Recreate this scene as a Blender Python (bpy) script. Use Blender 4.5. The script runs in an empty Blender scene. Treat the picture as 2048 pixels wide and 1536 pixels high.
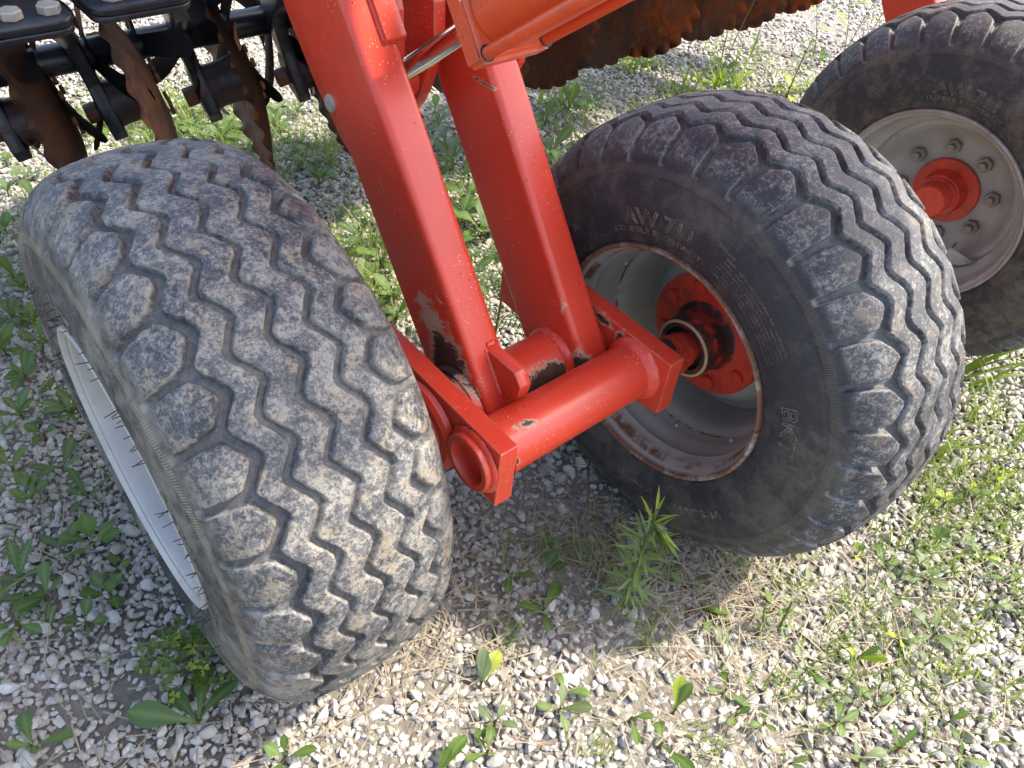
import bpy, bmesh, math, random
import numpy as np
from mathutils import Vector, Matrix

# ------------------------------------------------------------------ camera, light, exposure
scene = bpy.context.scene
col = scene.collection
cam_data = bpy.data.cameras.new("camera")
cam = bpy.data.objects.new("camera", cam_data)
col.objects.link(cam)
cam_data.sensor_width = 36.0
cam_data.lens = 1606.32 / 2048.0 * 36.0
cam_data.clip_start = 0.02
cam_data.clip_end = 400.0
_R = Matrix(((0.99249385, -0.12229453, 0.0),
             (0.08585057, 0.69672914, -0.71217848),
             (0.08709554, 0.70683276, 0.70199844)))
cam.matrix_world = Matrix.Translation((0, 0, 1.24457)) @ _R.to_4x4()
scene.camera = cam

SUN_EL = math.radians(52)
SUN_AZ = math.radians(14)          # measured from +x (picture right) towards +y (away)
world = bpy.data.worlds.new("World")
scene.world = world
world.use_nodes = True
wn = world.node_tree
sky = wn.nodes.new("ShaderNodeTexSky")
sky.sky_type = 'NISHITA'
sky.sun_disc = False
sky.dust_density = 3.0
sky.ozone_density = 0.4
sky.sun_elevation = SUN_EL
sky.sun_rotation = math.radians(90) - SUN_AZ
bg = wn.nodes["Background"]
bg.inputs["Strength"].default_value = 0.15
wn.links.new(sky.outputs[0], bg.inputs["Color"])

sun_data = bpy.data.lights.new("sun", 'SUN')
sun_data.energy = 2.5
sun_data.angle = math.radians(2.0)
sun_data.color = (1.0, 0.92, 0.78)
sun = bpy.data.objects.new("sun", sun_data)
col.objects.link(sun)
sd = Vector((math.cos(SUN_EL) * math.cos(SUN_AZ), math.cos(SUN_EL) * math.sin(SUN_AZ), math.sin(SUN_EL)))
sun.rotation_euler = sd.to_track_quat('Z', 'Y').to_euler()
sun.location = sd * 20

vs = scene.view_settings
vs.view_transform = 'Standard'
vs.look = 'None'
vs.gamma = 1.0
vs.exposure = 1.93
try:
    vs.use_curve_mapping = False
except Exception:
    pass

rng = np.random.default_rng(7)
random.seed(7)

# ------------------------------------------------------------------ node helpers
class NT:
    def __init__(s, name):
        s.m = bpy.data.materials.new(name)
        s.m.use_nodes = True
        s.t = s.m.node_tree
        s.b = s.t.nodes["Principled BSDF"]
        s.out = s.t.nodes["Material Output"]
    def n(s, typ, **kw):
        nd = s.t.nodes.new(typ)
        for k, v in kw.items():
            setattr(nd, k, v)
        return nd
    def put(s, sock, v):
        if hasattr(v, "is_output"):
            s.t.links.new(v, sock)
        elif isinstance(v, (tuple, list)) and len(v) == 3 and sock.type == 'RGBA':
            sock.default_value = (*v, 1)
        else:
            sock.default_value = v
    def obj(s):
        return s.n("ShaderNodeTexCoord").outputs["Object"]
    def attr(s, name, typ='GEOMETRY'):
        a = s.n("ShaderNodeAttribute", attribute_name=name, attribute_type=typ)
        return a.outputs["Fac"]
    def math(s, op, a, b=0.0, clamp=False, c=None):
        nd = s.n("ShaderNodeMath", operation=op, use_clamp=clamp)
        s.put(nd.inputs[0], a); s.put(nd.inputs[1], b)
        if c is not None: s.put(nd.inputs[2], c)
        return nd.outputs[0]
    def noise(s, vec, scale, detail=6.0, rough=0.6, dist=0.0):
        nd = s.n("ShaderNodeTexNoise")
        s.put(nd.inputs["Vector"], vec)
        nd.inputs["Scale"].default_value = scale
        nd.inputs["Detail"].default_value = detail
        nd.inputs["Roughness"].default_value = rough
        nd.inputs["Distortion"].default_value = dist
        return nd.outputs["Fac"]
    def voro(s, vec, scale, feature='F1', out="Distance", rand=1.0):
        nd = s.n("ShaderNodeTexVoronoi", feature=feature)
        s.put(nd.inputs["Vector"], vec)
        nd.inputs["Scale"].default_value = scale
        nd.inputs["Randomness"].default_value = rand
        return nd.outputs[out]
    def ramp(s, fac, a, b):          # smoothstep a..b -> 0..1
        nd = s.n("ShaderNodeMapRange", interpolation_type='SMOOTHSTEP', clamp=True)
        s.put(nd.inputs["Value"], fac)
        s.put(nd.inputs["From Min"], a); s.put(nd.inputs["From Max"], b)
        return nd.outputs[0]
    def mix(s, fac, a, b, blend='MIX'):
        nd = s.n("ShaderNodeMix", data_type='RGBA', blend_type=blend)
        s.put(nd.inputs[0], fac); s.put(nd.inputs[6], a); s.put(nd.inputs[7], b)
        return nd.outputs[2]
    def mapping(s, vec, scale=(1, 1, 1)):
        nd = s.n("ShaderNodeMapping")
        s.put(nd.inputs["Vector"], vec)
        nd.inputs["Scale"].default_value = scale
        return nd.outputs[0]
    def bump(s, h, strength=0.3, dist=0.002):
        nd = s.n("ShaderNodeBump")
        s.put(nd.inputs["Height"], h)
        nd.inputs["Strength"].default_value = strength
        nd.inputs["Distance"].default_value = dist
        s.t.links.new(nd.outputs[0], s.b.inputs["Normal"])
        return nd.outputs[0]
    def set(s, **kw):
        for k, v in kw.items():
            s.put(s.b.inputs[k.replace("_", " ")], v)
        return s
    def edge(s, r=0.004, lo=0.02, hi=0.12):
        bv = s.n("ShaderNodeBevel"); bv.samples = 4
        bv.inputs["Radius"].default_value = r
        g = s.n("ShaderNodeNewGeometry")
        d = s.n("ShaderNodeVectorMath", operation='DOT_PRODUCT')
        s.t.links.new(bv.outputs[0], d.inputs[0]); s.t.links.new(g.outputs["Normal"], d.inputs[1])
        return s.ramp(s.math('SUBTRACT', 1.0, d.outputs["Value"]), lo, hi)

# ------------------------------------------------------------------ materials
def red_paint(name, spots=(), edges=True, speck=1.0, rough=0.36, tint=(0.60, 0.042, 0.017), grime=0.0):
    """spots: (centre, radii, strength) of chipped places in the machine's own coordinates"""
    t = NT(name); o = t.obj()
    big = t.noise(o, 6.0, 3.0)
    base = t.mix(t.ramp(big, 0.3, 0.75), tint, (tint[0] * 0.84, tint[1] * 0.9, tint[2] * 0.95))
    # dust
    dust = t.math('MULTIPLY', t.ramp(t.noise(o, 22.0, 8.0, 0.7), 0.5, 0.85), 0.16)
    base = t.mix(dust, base, (0.42, 0.22, 0.16))
    # tiny pale stone chips
    v = t.voro(t.mapping(o, (1, 1, 1)), 170.0)
    vs_ = t.math('LESS_THAN', v, 0.17)
    gate = t.ramp(t.noise(o, 15.0, 4.0), 0.47, 0.62)
    sp = t.math('MULTIPLY', t.math('MULTIPLY', vs_, gate), speck)
    v2 = t.math('LESS_THAN', t.voro(o, 48.0), 0.075)
    base = t.mix(t.math('MULTIPLY', sp, 0.8), base, (0.62, 0.36, 0.2))
    base = t.mix(t.math('MULTIPLY', v2, 0.7 * speck), base, (0.05, 0.018, 0.01))
    rgh = rough
    if edges:
        e = t.edge()
        e = t.math('MULTIPLY', e, t.ramp(t.noise(o, 60.0, 6.0, 0.7), 0.42, 0.56))
        base = t.mix(t.math('MULTIPLY', e, 0.85), base, (0.36, 0.19, 0.1))
    if spots:
        tot = None; tot_p = None
        streak = t.math('ADD', t.math('MULTIPLY', t.noise(t.mapping(o, (1, 0.8, 1.5)), 55.0, 10.0, 0.82, 0.8), 0.75), t.math('MULTIPLY', t.noise(o, 22.0, 4.0, 0.6), 0.35))
        for sp_ in spots:
            c, r, st = sp_[:3]
            mp = t.n("ShaderNodeVectorMath", operation='SUBTRACT'); t.put(mp.inputs[0], o); mp.inputs[1].default_value = c
            dv = t.n("ShaderNodeVectorMath", operation='DIVIDE'); t.t.links.new(mp.outputs[0], dv.inputs[0]); dv.inputs[1].default_value = r
            ln = t.n("ShaderNodeVectorMath", operation='LENGTH'); t.t.links.new(dv.outputs[0], ln.inputs[0])
            f = t.math('MULTIPLY', t.math('SUBTRACT', 1.15, ln.outputs["Value"]), st)
            if len(sp_) > 3: tot_p = f if tot_p is None else t.math('MAXIMUM', tot_p, f)
            else: tot = f if tot is None else t.math('MAXIMUM', tot, f)
        k = t.math('ADD', tot, t.math('MULTIPLY', t.math('SUBTRACT', streak, 0.54), 2.6))
        pale = t.ramp(k, 0.30, 0.33)
        if tot_p is not None:
            kp = t.math('ADD', tot_p, t.math('MULTIPLY', t.math('SUBTRACT', streak, 0.54), 4.0))
            pale = t.math('MAXIMUM', pale, t.ramp(kp, 0.42, 0.46))
        dark = t.ramp(k, 0.43, 0.50)
        dn = t.noise(o, 35.0, 8.0, 0.7)
        dcol = t.mix(t.ramp(dn, 0.35, 0.7), (0.018, 0.010, 0.009), (0.085, 0.036, 0.016))
        base = t.mix(pale, base, (0.44, 0.29, 0.18))
        base = t.mix(dark, base, dcol)
        rgh = t.math('ADD', rough, t.math('MULTIPLY', pale, 0.35))
    if grime:
        gm = t.math('MULTIPLY', t.ramp(t.noise(o, 30.0, 8.0, 0.7), 0.30 if grime > 0.9 else 0.45, 0.52 if grime > 0.9 else 0.65), grime)
        base = t.mix(gm, base, (0.022, 0.014, 0.012))
    t.set(Base_Color=base, Roughness=rgh)
    t.b.inputs["Coat Weight"].default_value = 0.15
    t.b.inputs["Coat Roughness"].default_value = 0.25
    t.bump(t.math('ADD', t.noise(o, 90.0, 4.0), t.math('MULTIPLY', sp, -1.5)), 0.06, 0.002)
    return t.m

def rubber(name, dark, mid, pale, mott, wall_dust, wall_col, tan=0.25, band=0.45):
    t = NT(name); o = t.obj()
    tread = t.attr("tread"); groove = t.attr("groove")
    n1 = t.noise(o, 125.0, 10.0, 0.78, 0.4)
    n2 = t.noise(o, 330.0, 4.0, 0.75)
    n3 = t.noise(o, 20.0, 4.0, 0.6)
    k = t.math('ADD', t.math('MULTIPLY', n1, 0.55), t.math('ADD', t.math('MULTIPLY', n2, 0.3), t.math('MULTIPLY', n3, 0.3)))
    c = t.mix(t.ramp(k, 0.51 - mott, 0.61 - mott), dark, mid)
    c = t.mix(t.math('MULTIPLY', t.ramp(k, 0.585 - mott * 0.5, 0.655 - mott * 0.4), 0.85), c, pale)
    tn = t.math('ADD', t.math('MULTIPLY', t.noise(o, 170.0, 6.0, 0.75, 0.3), 0.6), t.math('MULTIPLY', t.noise(o, 32.0, 3.0, 0.6), 0.42))
    c = t.mix(t.math('MULTIPLY', t.ramp(tn, 0.53, 0.575), tan), c, (0.33, 0.265, 0.175))
    # sidewalls: finer, browner dust streaked round the wall
    w1 = t.noise(o, 38.0, 9.0, 0.75, 0.6); w2 = t.noise(o, 9.0, 4.0, 0.6)
    kw = t.math('ADD', t.math('MULTIPLY', w1, 0.6), t.math('MULTIPLY', w2, 0.5))
    cw = t.mix(t.math('MULTIPLY', t.ramp(kw, 0.47, 0.68), wall_dust), tuple(x * 0.8 for x in dark), wall_col)
    c = t.mix(t.ramp(tread, 0.2, 0.8), cw, c)
    # soil lying in the grooves, darkened to paint shade into their depth
    gcol = t.mix(t.ramp(n1, 0.35, 0.65), tuple(x * 0.62 for x in mid), tuple(x * 1.05 + 0.02 * f for x, f in zip(mid, (1, .88, .5))))
    c = t.mix(t.math('MULTIPLY', t.ramp(groove, 0.25, 0.9), 0.85), c, gcol)
    worn = t.math('MULTIPLY', t.ramp(groove, 0.01, 0.10), t.math('SUBTRACT', 1.0, t.ramp(groove, 0.22, 0.5)))
    c = t.mix(t.math('MULTIPLY', t.math('MULTIPLY', worn, t.ramp(n3, 0.40, 0.62)), 0.55), c, tuple(x * 1.15 for x in pale))
    cloth = t.attr("cloth")
    spx = t.n("ShaderNodeSeparateXYZ"); t.t.links.new(o, spx.inputs[0])
    ang = t.math('ARCTAN2', spx.outputs[1], spx.outputs[2])
    hatch = t.math('ADD', 0.5, t.math('MULTIPLY', t.math('SINE', t.math('MULTIPLY', ang, 620.0)), 0.5))
    ck = t.math('ADD', t.math('MULTIPLY', hatch, 0.45), t.math('MULTIPLY', n1, 1.0))
    c = t.mix(t.math('MULTIPLY', t.math('MULTIPLY', cloth, t.ramp(ck, 0.66, 0.88)), band), c, (0.36, 0.29, 0.18))
    t.set(Base_Color=c, Roughness=t.math('ADD', 0.42, t.math('MULTIPLY', t.ramp(k, 0.42, 0.66), 0.3)))
    t.b.inputs["Specular IOR Level"].default_value = 0.5
    h = t.math('ADD', t.math('MULTIPLY', n2, 0.5), t.math('ADD', t.math('MULTIPLY', n1, 0.9), t.math('MULTIPLY', hatch, t.math('MULTIPLY', cloth, 0.6))))
    t.bump(h, 0.35, 0.0022)
    return t.m

def metal_paint(name, c0, c1, rust=0.3, rough=0.45, rcol=(0.16, 0.06, 0.022), scale=20.0, metallic=0.0, edge=0.0, soil=0.0, lip=0.0):
    t = NT(name); o = t.obj()
    base = t.mix(t.ramp(t.noise(o, 9.0, 4.0), 0.3, 0.7), c0, c1)
    if soil:
        base = t.mix(t.math('MULTIPLY', t.ramp(t.noise(o, 26.0, 8.0, 0.7, 0.4), 0.5, 0.75), soil), base, (0.23, 0.17, 0.10))
    r = t.ramp(t.math('ADD', t.noise(o, scale, 9.0, 0.72, 0.3), rust - 0.5), 0.52, 0.62)
    if edge:
        e = t.math('MULTIPLY', t.edge(0.006), t.ramp(t.noise(o, 40.0, 6.0, 0.7), 0.35, 0.5))
        r = t.math('MAXIMUM', r, t.math('MULTIPLY', e, edge))
    if lip:   # rust sitting on the rim's lip, the bead seat and the weld line
        sp = t.n("ShaderNodeSeparateXYZ"); t.t.links.new(o, sp.inputs[0])
        rad = t.math('SQRT', t.math('ADD', t.math('MULTIPLY', sp.outputs[1], sp.outputs[1]), t.math('MULTIPLY', sp.outputs[2], sp.outputs[2])))
        ln_ = t.noise(o, 16.0, 9.0, 0.75, 0.4)
        a_ = t.math('MULTIPLY', t.ramp(rad, 0.1955, 0.1985), t.ramp(ln_, 0.36, 0.52))
        b_ = t.math('MULTIPLY', t.math('MULTIPLY', t.ramp(rad, 0.1868, 0.1885), t.math('SUBTRACT', 1.0, t.ramp(rad, 0.1925, 0.1945))), t.ramp(ln_, 0.44, 0.56))
        xw = t.math('ABSOLUTE', t.math('SUBTRACT', sp.outputs[0], 0.0415))
        c_ = t.math('MULTIPLY', t.math('SUBTRACT', 1.0, t.ramp(xw, 0.0012, 0.003)), t.ramp(ln_, 0.46, 0.54))
        r = t.math('MAXIMUM', r, t.math('MULTIPLY', t.math('MAXIMUM', a_, t.math('MAXIMUM', b_, c_)), lip))
    rc = t.mix(t.noise(o, 70.0, 6.0, 0.7), tuple(x * 0.35 for x in rcol), tuple(min(1, x * 1.5) for x in rcol))
    base = t.mix(r, base, rc)
    t.set(Base_Color=base, Roughness=t.math('ADD', rough, t.math('MULTIPLY', r, 0.3)), Metallic=metallic)
    t.bump(t.math('ADD', t.noise(o, 150.0, 4.0), r), 0.12, 0.002)
    return t.m

M = {}
M['red'] = red_paint("red_paint")
M['red_arm_near'] = red_paint("red_paint_near_arm", spots=[((0.28, -0.125, 0.440), (0.06, 0.055, 0.065), 1.0),
                                                 ((0.28, -0.085, 0.500), (0.05, 0.050, 0.055), 0.70, 'p'),
                                                 ((0.285, -0.17, 0.41), (0.03, 0.05, 0.06), 0.9)])
M['red_arm_far'] = red_paint("red_paint_far_arm", spots=[((0.462, -0.217, 0.395), (0.03, 0.022, 0.05), 1.0),
                                                   ((0.462, 0.052, 0.748), (0.012, 0.050, 0.004), 0.62),
                                                   ((0.462, -0.165, 0.50), (0.008, 0.012, 0.04), 0.6, 'p')])
M['red_tube'] = red_paint("red_paint_pivot_tube", spots=[((0.412, -0.212, 0.388), (0.056, 0.050, 0.037), 1.6)], edges=False)
M['red_plate'] = red_paint("red_paint_plates", spots=[((0.53, -0.232, 0.432), (0.012, 0.014, 0.035), 0.85),
                                                   ((0.53, -0.190, 0.452), (0.012, 0.025, 0.013), 0.8)])
M['red_cross'] = red_paint("red_paint_cross_tube", spots=[((0.292, -0.288, 0.452), (0.026, 0.013, 0.010), 0.66),
                                                     ((0.258, -0.312, 0.420), (0.007, 0.007, 0.010), 0.75)], edges=True)
M['red_hub'] = red_paint("red_paint_hub", grime=0.97, edges=False, rough=0.55)
M['red_flange'] = red_paint("red_paint_flange", grime=0.4, edges=False)
M['red_cyl'] = red_paint("red_paint_cylinder", tint=(0.64, 0.075, 0.02), speck=0.7, grime=0.12)
M['tyre_near'] = rubber("rubber_mottled", (0.024, 0.025, 0.030), (0.092, 0.092, 0.096), (0.24, 0.225, 0.19), 0.010, 0.8, (0.175, 0.168, 0.14), 0.42, 0.5)
M['tyre_mid'] = rubber("rubber_black_dusty", (0.024, 0.025, 0.030), (0.098, 0.099, 0.104), (0.21, 0.205, 0.195), -0.03, 0.6, (0.105, 0.092, 0.073), 0.22, 0.15)
def letter_mat():
    t = NT("dusty_lettering"); o = t.obj()
    t.set(Base_Color=t.mix(t.ramp(t.noise(o, 60.0, 8.0, 0.75), 0.4, 0.62), (0.05, 0.046, 0.042), (0.165, 0.14, 0.105)), Roughness=0.7)
    return t.m
M['letters'] = letter_mat()
M['tyre_far'] = rubber("rubber_brown_dust", (0.024, 0.023, 0.026), (0.075, 0.072, 0.073), (0.17, 0.155, 0.145), -0.035, 0.75, (0.125, 0.095, 0.07), 0.1, 0.12)
M['rim_grey'] = metal_paint("grey_rim_paint", (0.36, 0.335, 0.285), (0.29, 0.27, 0.23), 0.38, 0.45, soil=0.5, lip=0.95)
M['rim_clean'] = metal_paint("silver_rim_paint", (0.42, 0.41, 0.39), (0.34, 0.335, 0.32), 0.32, 0.38, soil=0.35)
M['rim_pale'] = metal_paint("pale_grey_rim_paint", (0.36, 0.34, 0.305), (0.29, 0.27, 0.24), 0.34, 0.45, soil=0.6, lip=0.4)
M['rust'] = metal_paint("rusty_steel", (0.125, 0.062, 0.038), (0.072, 0.038, 0.027), 0.56, 0.6, (0.19, 0.078, 0.032), 16.0, soil=0.6)
M['rust_red'] = metal_paint("orange_rust_steel", (0.12, 0.045, 0.018), (0.07, 0.03, 0.018), 0.6, 0.7, (0.22, 0.075, 0.022), 18.0, soil=0.25)
M['black'] = metal_paint("black_paint", (0.014, 0.015, 0.02), (0.022, 0.023, 0.028), 0.36, 0.33, (0.13, 0.06, 0.03), 24.0, soil=0.2)
M['housing'] = metal_paint("brown_housing", (0.045, 0.022, 0.018), (0.075, 0.035, 0.025), 0.5, 0.5, (0.12, 0.05, 0.025), 14.0, soil=0.3)
M['zinc'] = metal_paint("dull_zinc", (0.48, 0.44, 0.37), (0.36, 0.32, 0.26), 0.3, 0.4, (0.2, 0.12, 0.06), 60.0, metallic=0.3, soil=0.3)
M['nut'] = metal_paint("worn_nut_steel", (0.20, 0.17, 0.14), (0.28, 0.25, 0.21), 0.45, 0.5, (0.14, 0.06, 0.03), 80.0, metallic=0.3)
M['cream'] = metal_paint("cream_seal", (0.50, 0.38, 0.20), (0.40, 0.26, 0.13), 0.3, 0.5)
M['dark_rubber_hole_shade'] = metal_paint("dark_rubber_hole_shade", (0.012, 0.012, 0.014), (0.02, 0.02, 0.02), 0.1, 0.6)  # also paints the dark inside the hub bore and tie rod holes
t = NT("chrome"); o_ = t.obj()
t.set(Base_Color=t.mix(t.ramp(t.noise(o_, 40.0, 5.0), 0.6, 0.8), (0.72, 0.72, 0.74), (0.4, 0.38, 0.36)), Metallic=1.0, Roughness=0.09); M['chrome'] = t.m

def stone_mat():
    t = NT("limestone"); o = t.obj()
    tone = t.attr("tone", 'INSTANCER')
    warm = t.attr("warm", 'INSTANCER')
    base = t.mix(tone, (0.25, 0.24, 0.22), (0.52, 0.50, 0.465))
    base = t.mix(t.math('MULTIPLY', warm, 0.55), base, (0.40, 0.33, 0.235))
    n = t.noise(o, 2.2, 6.0, 0.7)
    base = t.mix(t.math('MULTIPLY', t.ramp(n, 0.45, 0.75), 0.4), base, (0.27, 0.245, 0.20))
    t.set(Base_Color=base, Roughness=0.85)
    t.bump(t.noise(o, 5.0, 5.0, 0.7), 0.35, 0.15)
    return t.m
M['stone'] = stone_mat()
t = NT("soil"); o_ = t.obj()
g1 = t.noise(o_, 7.0, 8.0, 0.7); g2 = t.noise(o_, 90.0, 6.0, 0.7)
cs = t.mix(t.ramp(g1, 0.35, 0.7), (0.13, 0.112, 0.088), (0.22, 0.195, 0.16))
cs = t.mix(t.math('MULTIPLY', t.ramp(g2, 0.4, 0.7), 0.7), cs, (0.26, 0.24, 0.20))
pos = t.n("ShaderNodeNewGeometry").outputs["Position"]
ln = t.n("ShaderNodeVectorMath", operation='LENGTH'); t.t.links.new(pos, ln.inputs[0])
far = t.ramp(ln.outputs["Value"], 5.2, 7.0)
vcol = t.voro(o_, 48.0, out="Color")
sepv = t.n("ShaderNodeSeparateColor"); t.t.links.new(vcol, sepv.inputs[0])
cs = t.mix(far, cs, t.mix(sepv.outputs[0], (0.24, 0.23, 0.21), (0.50, 0.49, 0.465)))
t.set(Base_Color=cs, Roughness=0.95)
t.bump(t.math('ADD', g2, t.math('MULTIPLY', t.voro(o_, 48.0), t.math('MULTIPLY', far, -1.5))), 0.8, 0.01); M['soil'] = t.m

def leaf_mat(name, c0, c1, trans=0.4, rough=0.45):
    t = NT(name)
    oi = t.n("ShaderNodeObjectInfo").outputs["Random"]
    o = t.obj()
    c = t.mix(oi, c0, c1)
    c = t.mix(t.math('MULTIPLY', t.ramp(t.noise(o, 30.0, 6.0, 0.7), 0.5, 0.8), 0.45), c, tuple(x * 1.5 for x in c1))
    vein = t.attr("vein")
    c = t.mix(t.math('MULTIPLY', vein, 0.45), c, (0.20, 0.26, 0.09))
    t.set(Base_Color=c, Roughness=rough)
    tr = t.n("ShaderNodeBsdfTranslucent")
    t.t.links.new(t.mix(0.5, c, (0.22, 0.36, 0.02)), tr.inputs[0])
    mx = t.n("ShaderNodeMixShader"); mx.inputs[0].default_value = trans
    t.t.links.new(t.b.outputs[0], mx.inputs[1]); t.t.links.new(tr.outputs[0], mx.inputs[2])
    t.t.links.new(mx.outputs[0], t.out.inputs[0])
    t.bump(t.math('ADD', t.noise(o, 60.0, 4.0), t.math('MULTIPLY', vein, -0.8)), 0.4, 0.002)
    return t.m
M['leaf'] = leaf_mat("leaf_green", (0.070, 0.135, 0.020), (0.105, 0.17, 0.034))
M['leaf_grey'] = leaf_mat("leaf_grey_green", (0.105, 0.145, 0.062), (0.155, 0.19, 0.095), 0.3)
M['leaf_dark'] = leaf_mat("leaf_dark_green", (0.045, 0.095, 0.022), (0.070, 0.125, 0.030), 0.35)
M['leaf_yellow'] = leaf_mat("leaf_yellow_green", (0.34, 0.42, 0.035), (0.40, 0.46, 0.05), 0.5)  # also paints sunlight onto the tall plant's tip
M['leaf_pale'] = leaf_mat("leaf_pale_green", (0.16, 0.25, 0.08), (0.21, 0.30, 0.11), 0.4)
M['stem'] = leaf_mat("stem_green", (0.10, 0.13, 0.04), (0.15, 0.12, 0.06), 0.1)
M['grass'] = leaf_mat("grass_green", (0.125, 0.20, 0.028), (0.22, 0.27, 0.05), 0.5)
M['red_stem'] = leaf_mat("stem_reddish", (0.12, 0.075, 0.04), (0.16, 0.10, 0.05), 0.1)
t = NT("dry_straw"); o_ = t.obj()
t.set(Base_Color=t.mix(t.noise(o_, 9.0, 3.0), (0.15, 0.115, 0.08), (0.36, 0.30, 0.21)), Roughness=0.8); M['straw'] = t.m

# ------------------------------------------------------------------ object helpers
def link(name, me, mat=None, parent=None):
    o = bpy.data.objects.new(name, me)
    col.objects.link(o)
    if parent: o.parent = parent
    if mat and not me.materials: me.materials.append(mat)
    return o
def empty(name, loc=(0, 0, 0), rotz=0.0, parent=None):
    o = bpy.data.objects.new(name, None); col.objects.link(o)
    o.location = loc; o.rotation_euler = (0, 0, rotz); o.empty_display_size = 0.05
    if parent: o.parent = parent
    return o
def tag(o, label, cat=None, group=None):
    o['label'] = label
    if cat: o['category'] = cat
    if group: o['group'] = group
    return o
def finish(bm, name, smooth=35.0):
    me = bpy.data.meshes.new(name)
    bmesh.ops.recalc_face_normals(bm, faces=bm.faces)
    bm.to_mesh(me); bm.free()
    if smooth:
        for p in me.polygons: p.use_smooth = True
        try: me.set_sharp_from_angle(angle=math.radians(smooth))
        except Exception: pass
    return me
def prism(name, poly, s0, s1, bev=0.003, seg=2, holes=None):
    """poly in (v, z); v points towards the camera side, extruded along the axle direction"""
    bm = bmesh.new()
    lo = [bm.verts.new((s0, -v, z)) for v, z in poly]
    f = bm.faces.new(lo)
    r = bmesh.ops.extrude_face_region(bm, geom=[f])
    vs_ = [g for g in r['geom'] if isinstance(g, bmesh.types.BMVert)]
    bmesh.ops.translate(bm, verts=vs_, vec=(s1 - s0, 0, 0))
    if bev: bmesh.ops.bevel(bm, geom=list(bm.edges), offset=bev, segments=seg, affect='EDGES', profile=0.5, clamp_overlap=True)
    return finish(bm, name)
def lathe(name, prof, centre=(0, 0, 0), axis='x', seg=64, closed=False, smooth=35.0):
    """prof: list of (x, r) revolved round the axis through centre"""
    bm = bmesh.new(); rings = []
    for x, r in prof:
        ring = []
        for i in range(seg):
            a = 2 * math.pi * i / seg
            ring.append(bm.verts.new((centre[0] + x, centre[1] + r * math.cos(a), centre[2] + r * math.sin(a))))
        rings.append(ring)
    n = len(rings)
    for k in range(n if closed else n - 1):
        a, b = rings[k], rings[(k + 1) % n]
        for i in range(seg):
            j = (i + 1) % seg
            bm.faces.new((a[i], a[j], b[j], b[i]))
    bmesh.ops.remove_doubles(bm, verts=bm.verts, dist=1e-5)
    return finish(bm, name, smooth)
def bar(name, p, q, r, seg=20, r2=None, cap=True, bev=0.0):
    p, q = Vector(p), Vector(q); d = q - p
    bm = bmesh.new()
    bmesh.ops.create_cone(bm, cap_ends=cap, segments=seg, radius1=r, radius2=r if r2 is None else r2, depth=d.length)
    if bev:
        es = [e for e in bm.edges if abs(e.verts[0].co.z - e.verts[1].co.z) < 1e-6]
        bmesh.ops.bevel(bm, geom=es, offset=bev, segments=2, affect='EDGES')
    bm.transform(Matrix.Translation((p + q) / 2) @ d.to_track_quat('Z', 'Y').to_matrix().to_4x4())
    return finish(bm, name)
def box(name, size, loc=(0, 0, 0), bev=0.003, rot=None, seg=2):
    bm = bmesh.new(); bmesh.ops.create_cube(bm, size=1.0)
    bmesh.ops.scale(bm, vec=size, verts=bm.verts)
    if bev: bmesh.ops.bevel(bm, geom=list(bm.edges), offset=bev, segments=seg, affect='EDGES', clamp_overlap=True)
    m = Matrix.Translation(loc)
    if rot is not None: m = m @ rot
    bm.transform(m)
    return finish(bm, name)
def hexnut(name, r, h, hole=0.0, stud=0.0):
    """hex nut standing on the plane x=0, pointing to -x, with an optional threaded stud"""
    bm = bmesh.new()
    bmesh.ops.create_cone(bm, cap_ends=True, segments=6, radius1=r, radius2=r * 0.99, depth=h)
    bmesh.ops.bevel(bm, geom=list(bm.edges), offset=r * 0.09, segments=1, affect='EDGES')
    bmesh.ops.translate(bm, verts=bm.verts, vec=(0, 0, h / 2))
    if stud:
        res = bmesh.ops.create_cone(bm, cap_ends=True, segments=14, radius1=r * 0.52, radius2=r * 0.46, depth=stud)
        bmesh.ops.translate(bm, verts=res['verts'], vec=(0, 0, h + stud / 2 - 0.001))
    bm.transform(Matrix.Rotation(-math.pi / 2, 4, 'Y'))
    return finish(bm, name, 25)

# ------------------------------------------------------------------ the setting: ground and gravel
def make_ground():
    bm = bmesh.new()
    n = 150; xs = np.linspace(-3.2, 3.6, n); ys = np.linspace(-0.6, 6.2, n)
    g = [[bm.verts.new((x, y, 0.0)) for x in xs] for y in ys]
    for j in range(n - 1):
        for i in range(n - 1):
            bm.faces.new((g[j][i], g[j][i + 1], g[j + 1][i + 1], g[j + 1][i]))
    # outer apron to the horizon
    B = 160.0
    o = [bm.verts.new(p) for p in ((-B, -B, 0), (B, -B, 0), (B, B, 0), (-B, B, 0))]
    c = [g[0][0], g[0][-1], g[-1][-1], g[-1][0]]
    bot = list(g[0]); right = [r[-1] for r in g]; top = list(g[-1]); left = [r[0] for r in g]
    bm.faces.new([o[0], o[1]] + bot[::-1]); bm.faces.new([o[1], o[2]] + right[::-1])
    bm.faces.new([o[2], o[3]] + top); bm.faces.new([o[3], o[0]] + left)
    for v in bm.verts:
        x, y = v.co.x, v.co.y
        if abs(x) < 4 and -1 < y < 7:
            v.co.z = 0.004 * math.sin(3.1 * x + 1.2 * y) * math.sin(2.3 * y - x) + 0.002 * math.sin(11 * x + 7 * y) - 0.004
    me = finish(bm, "ground", 60)
    o = link("ground", me, M['soil']); o['kind'] = 'structure'
    return o
make_ground()

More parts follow.
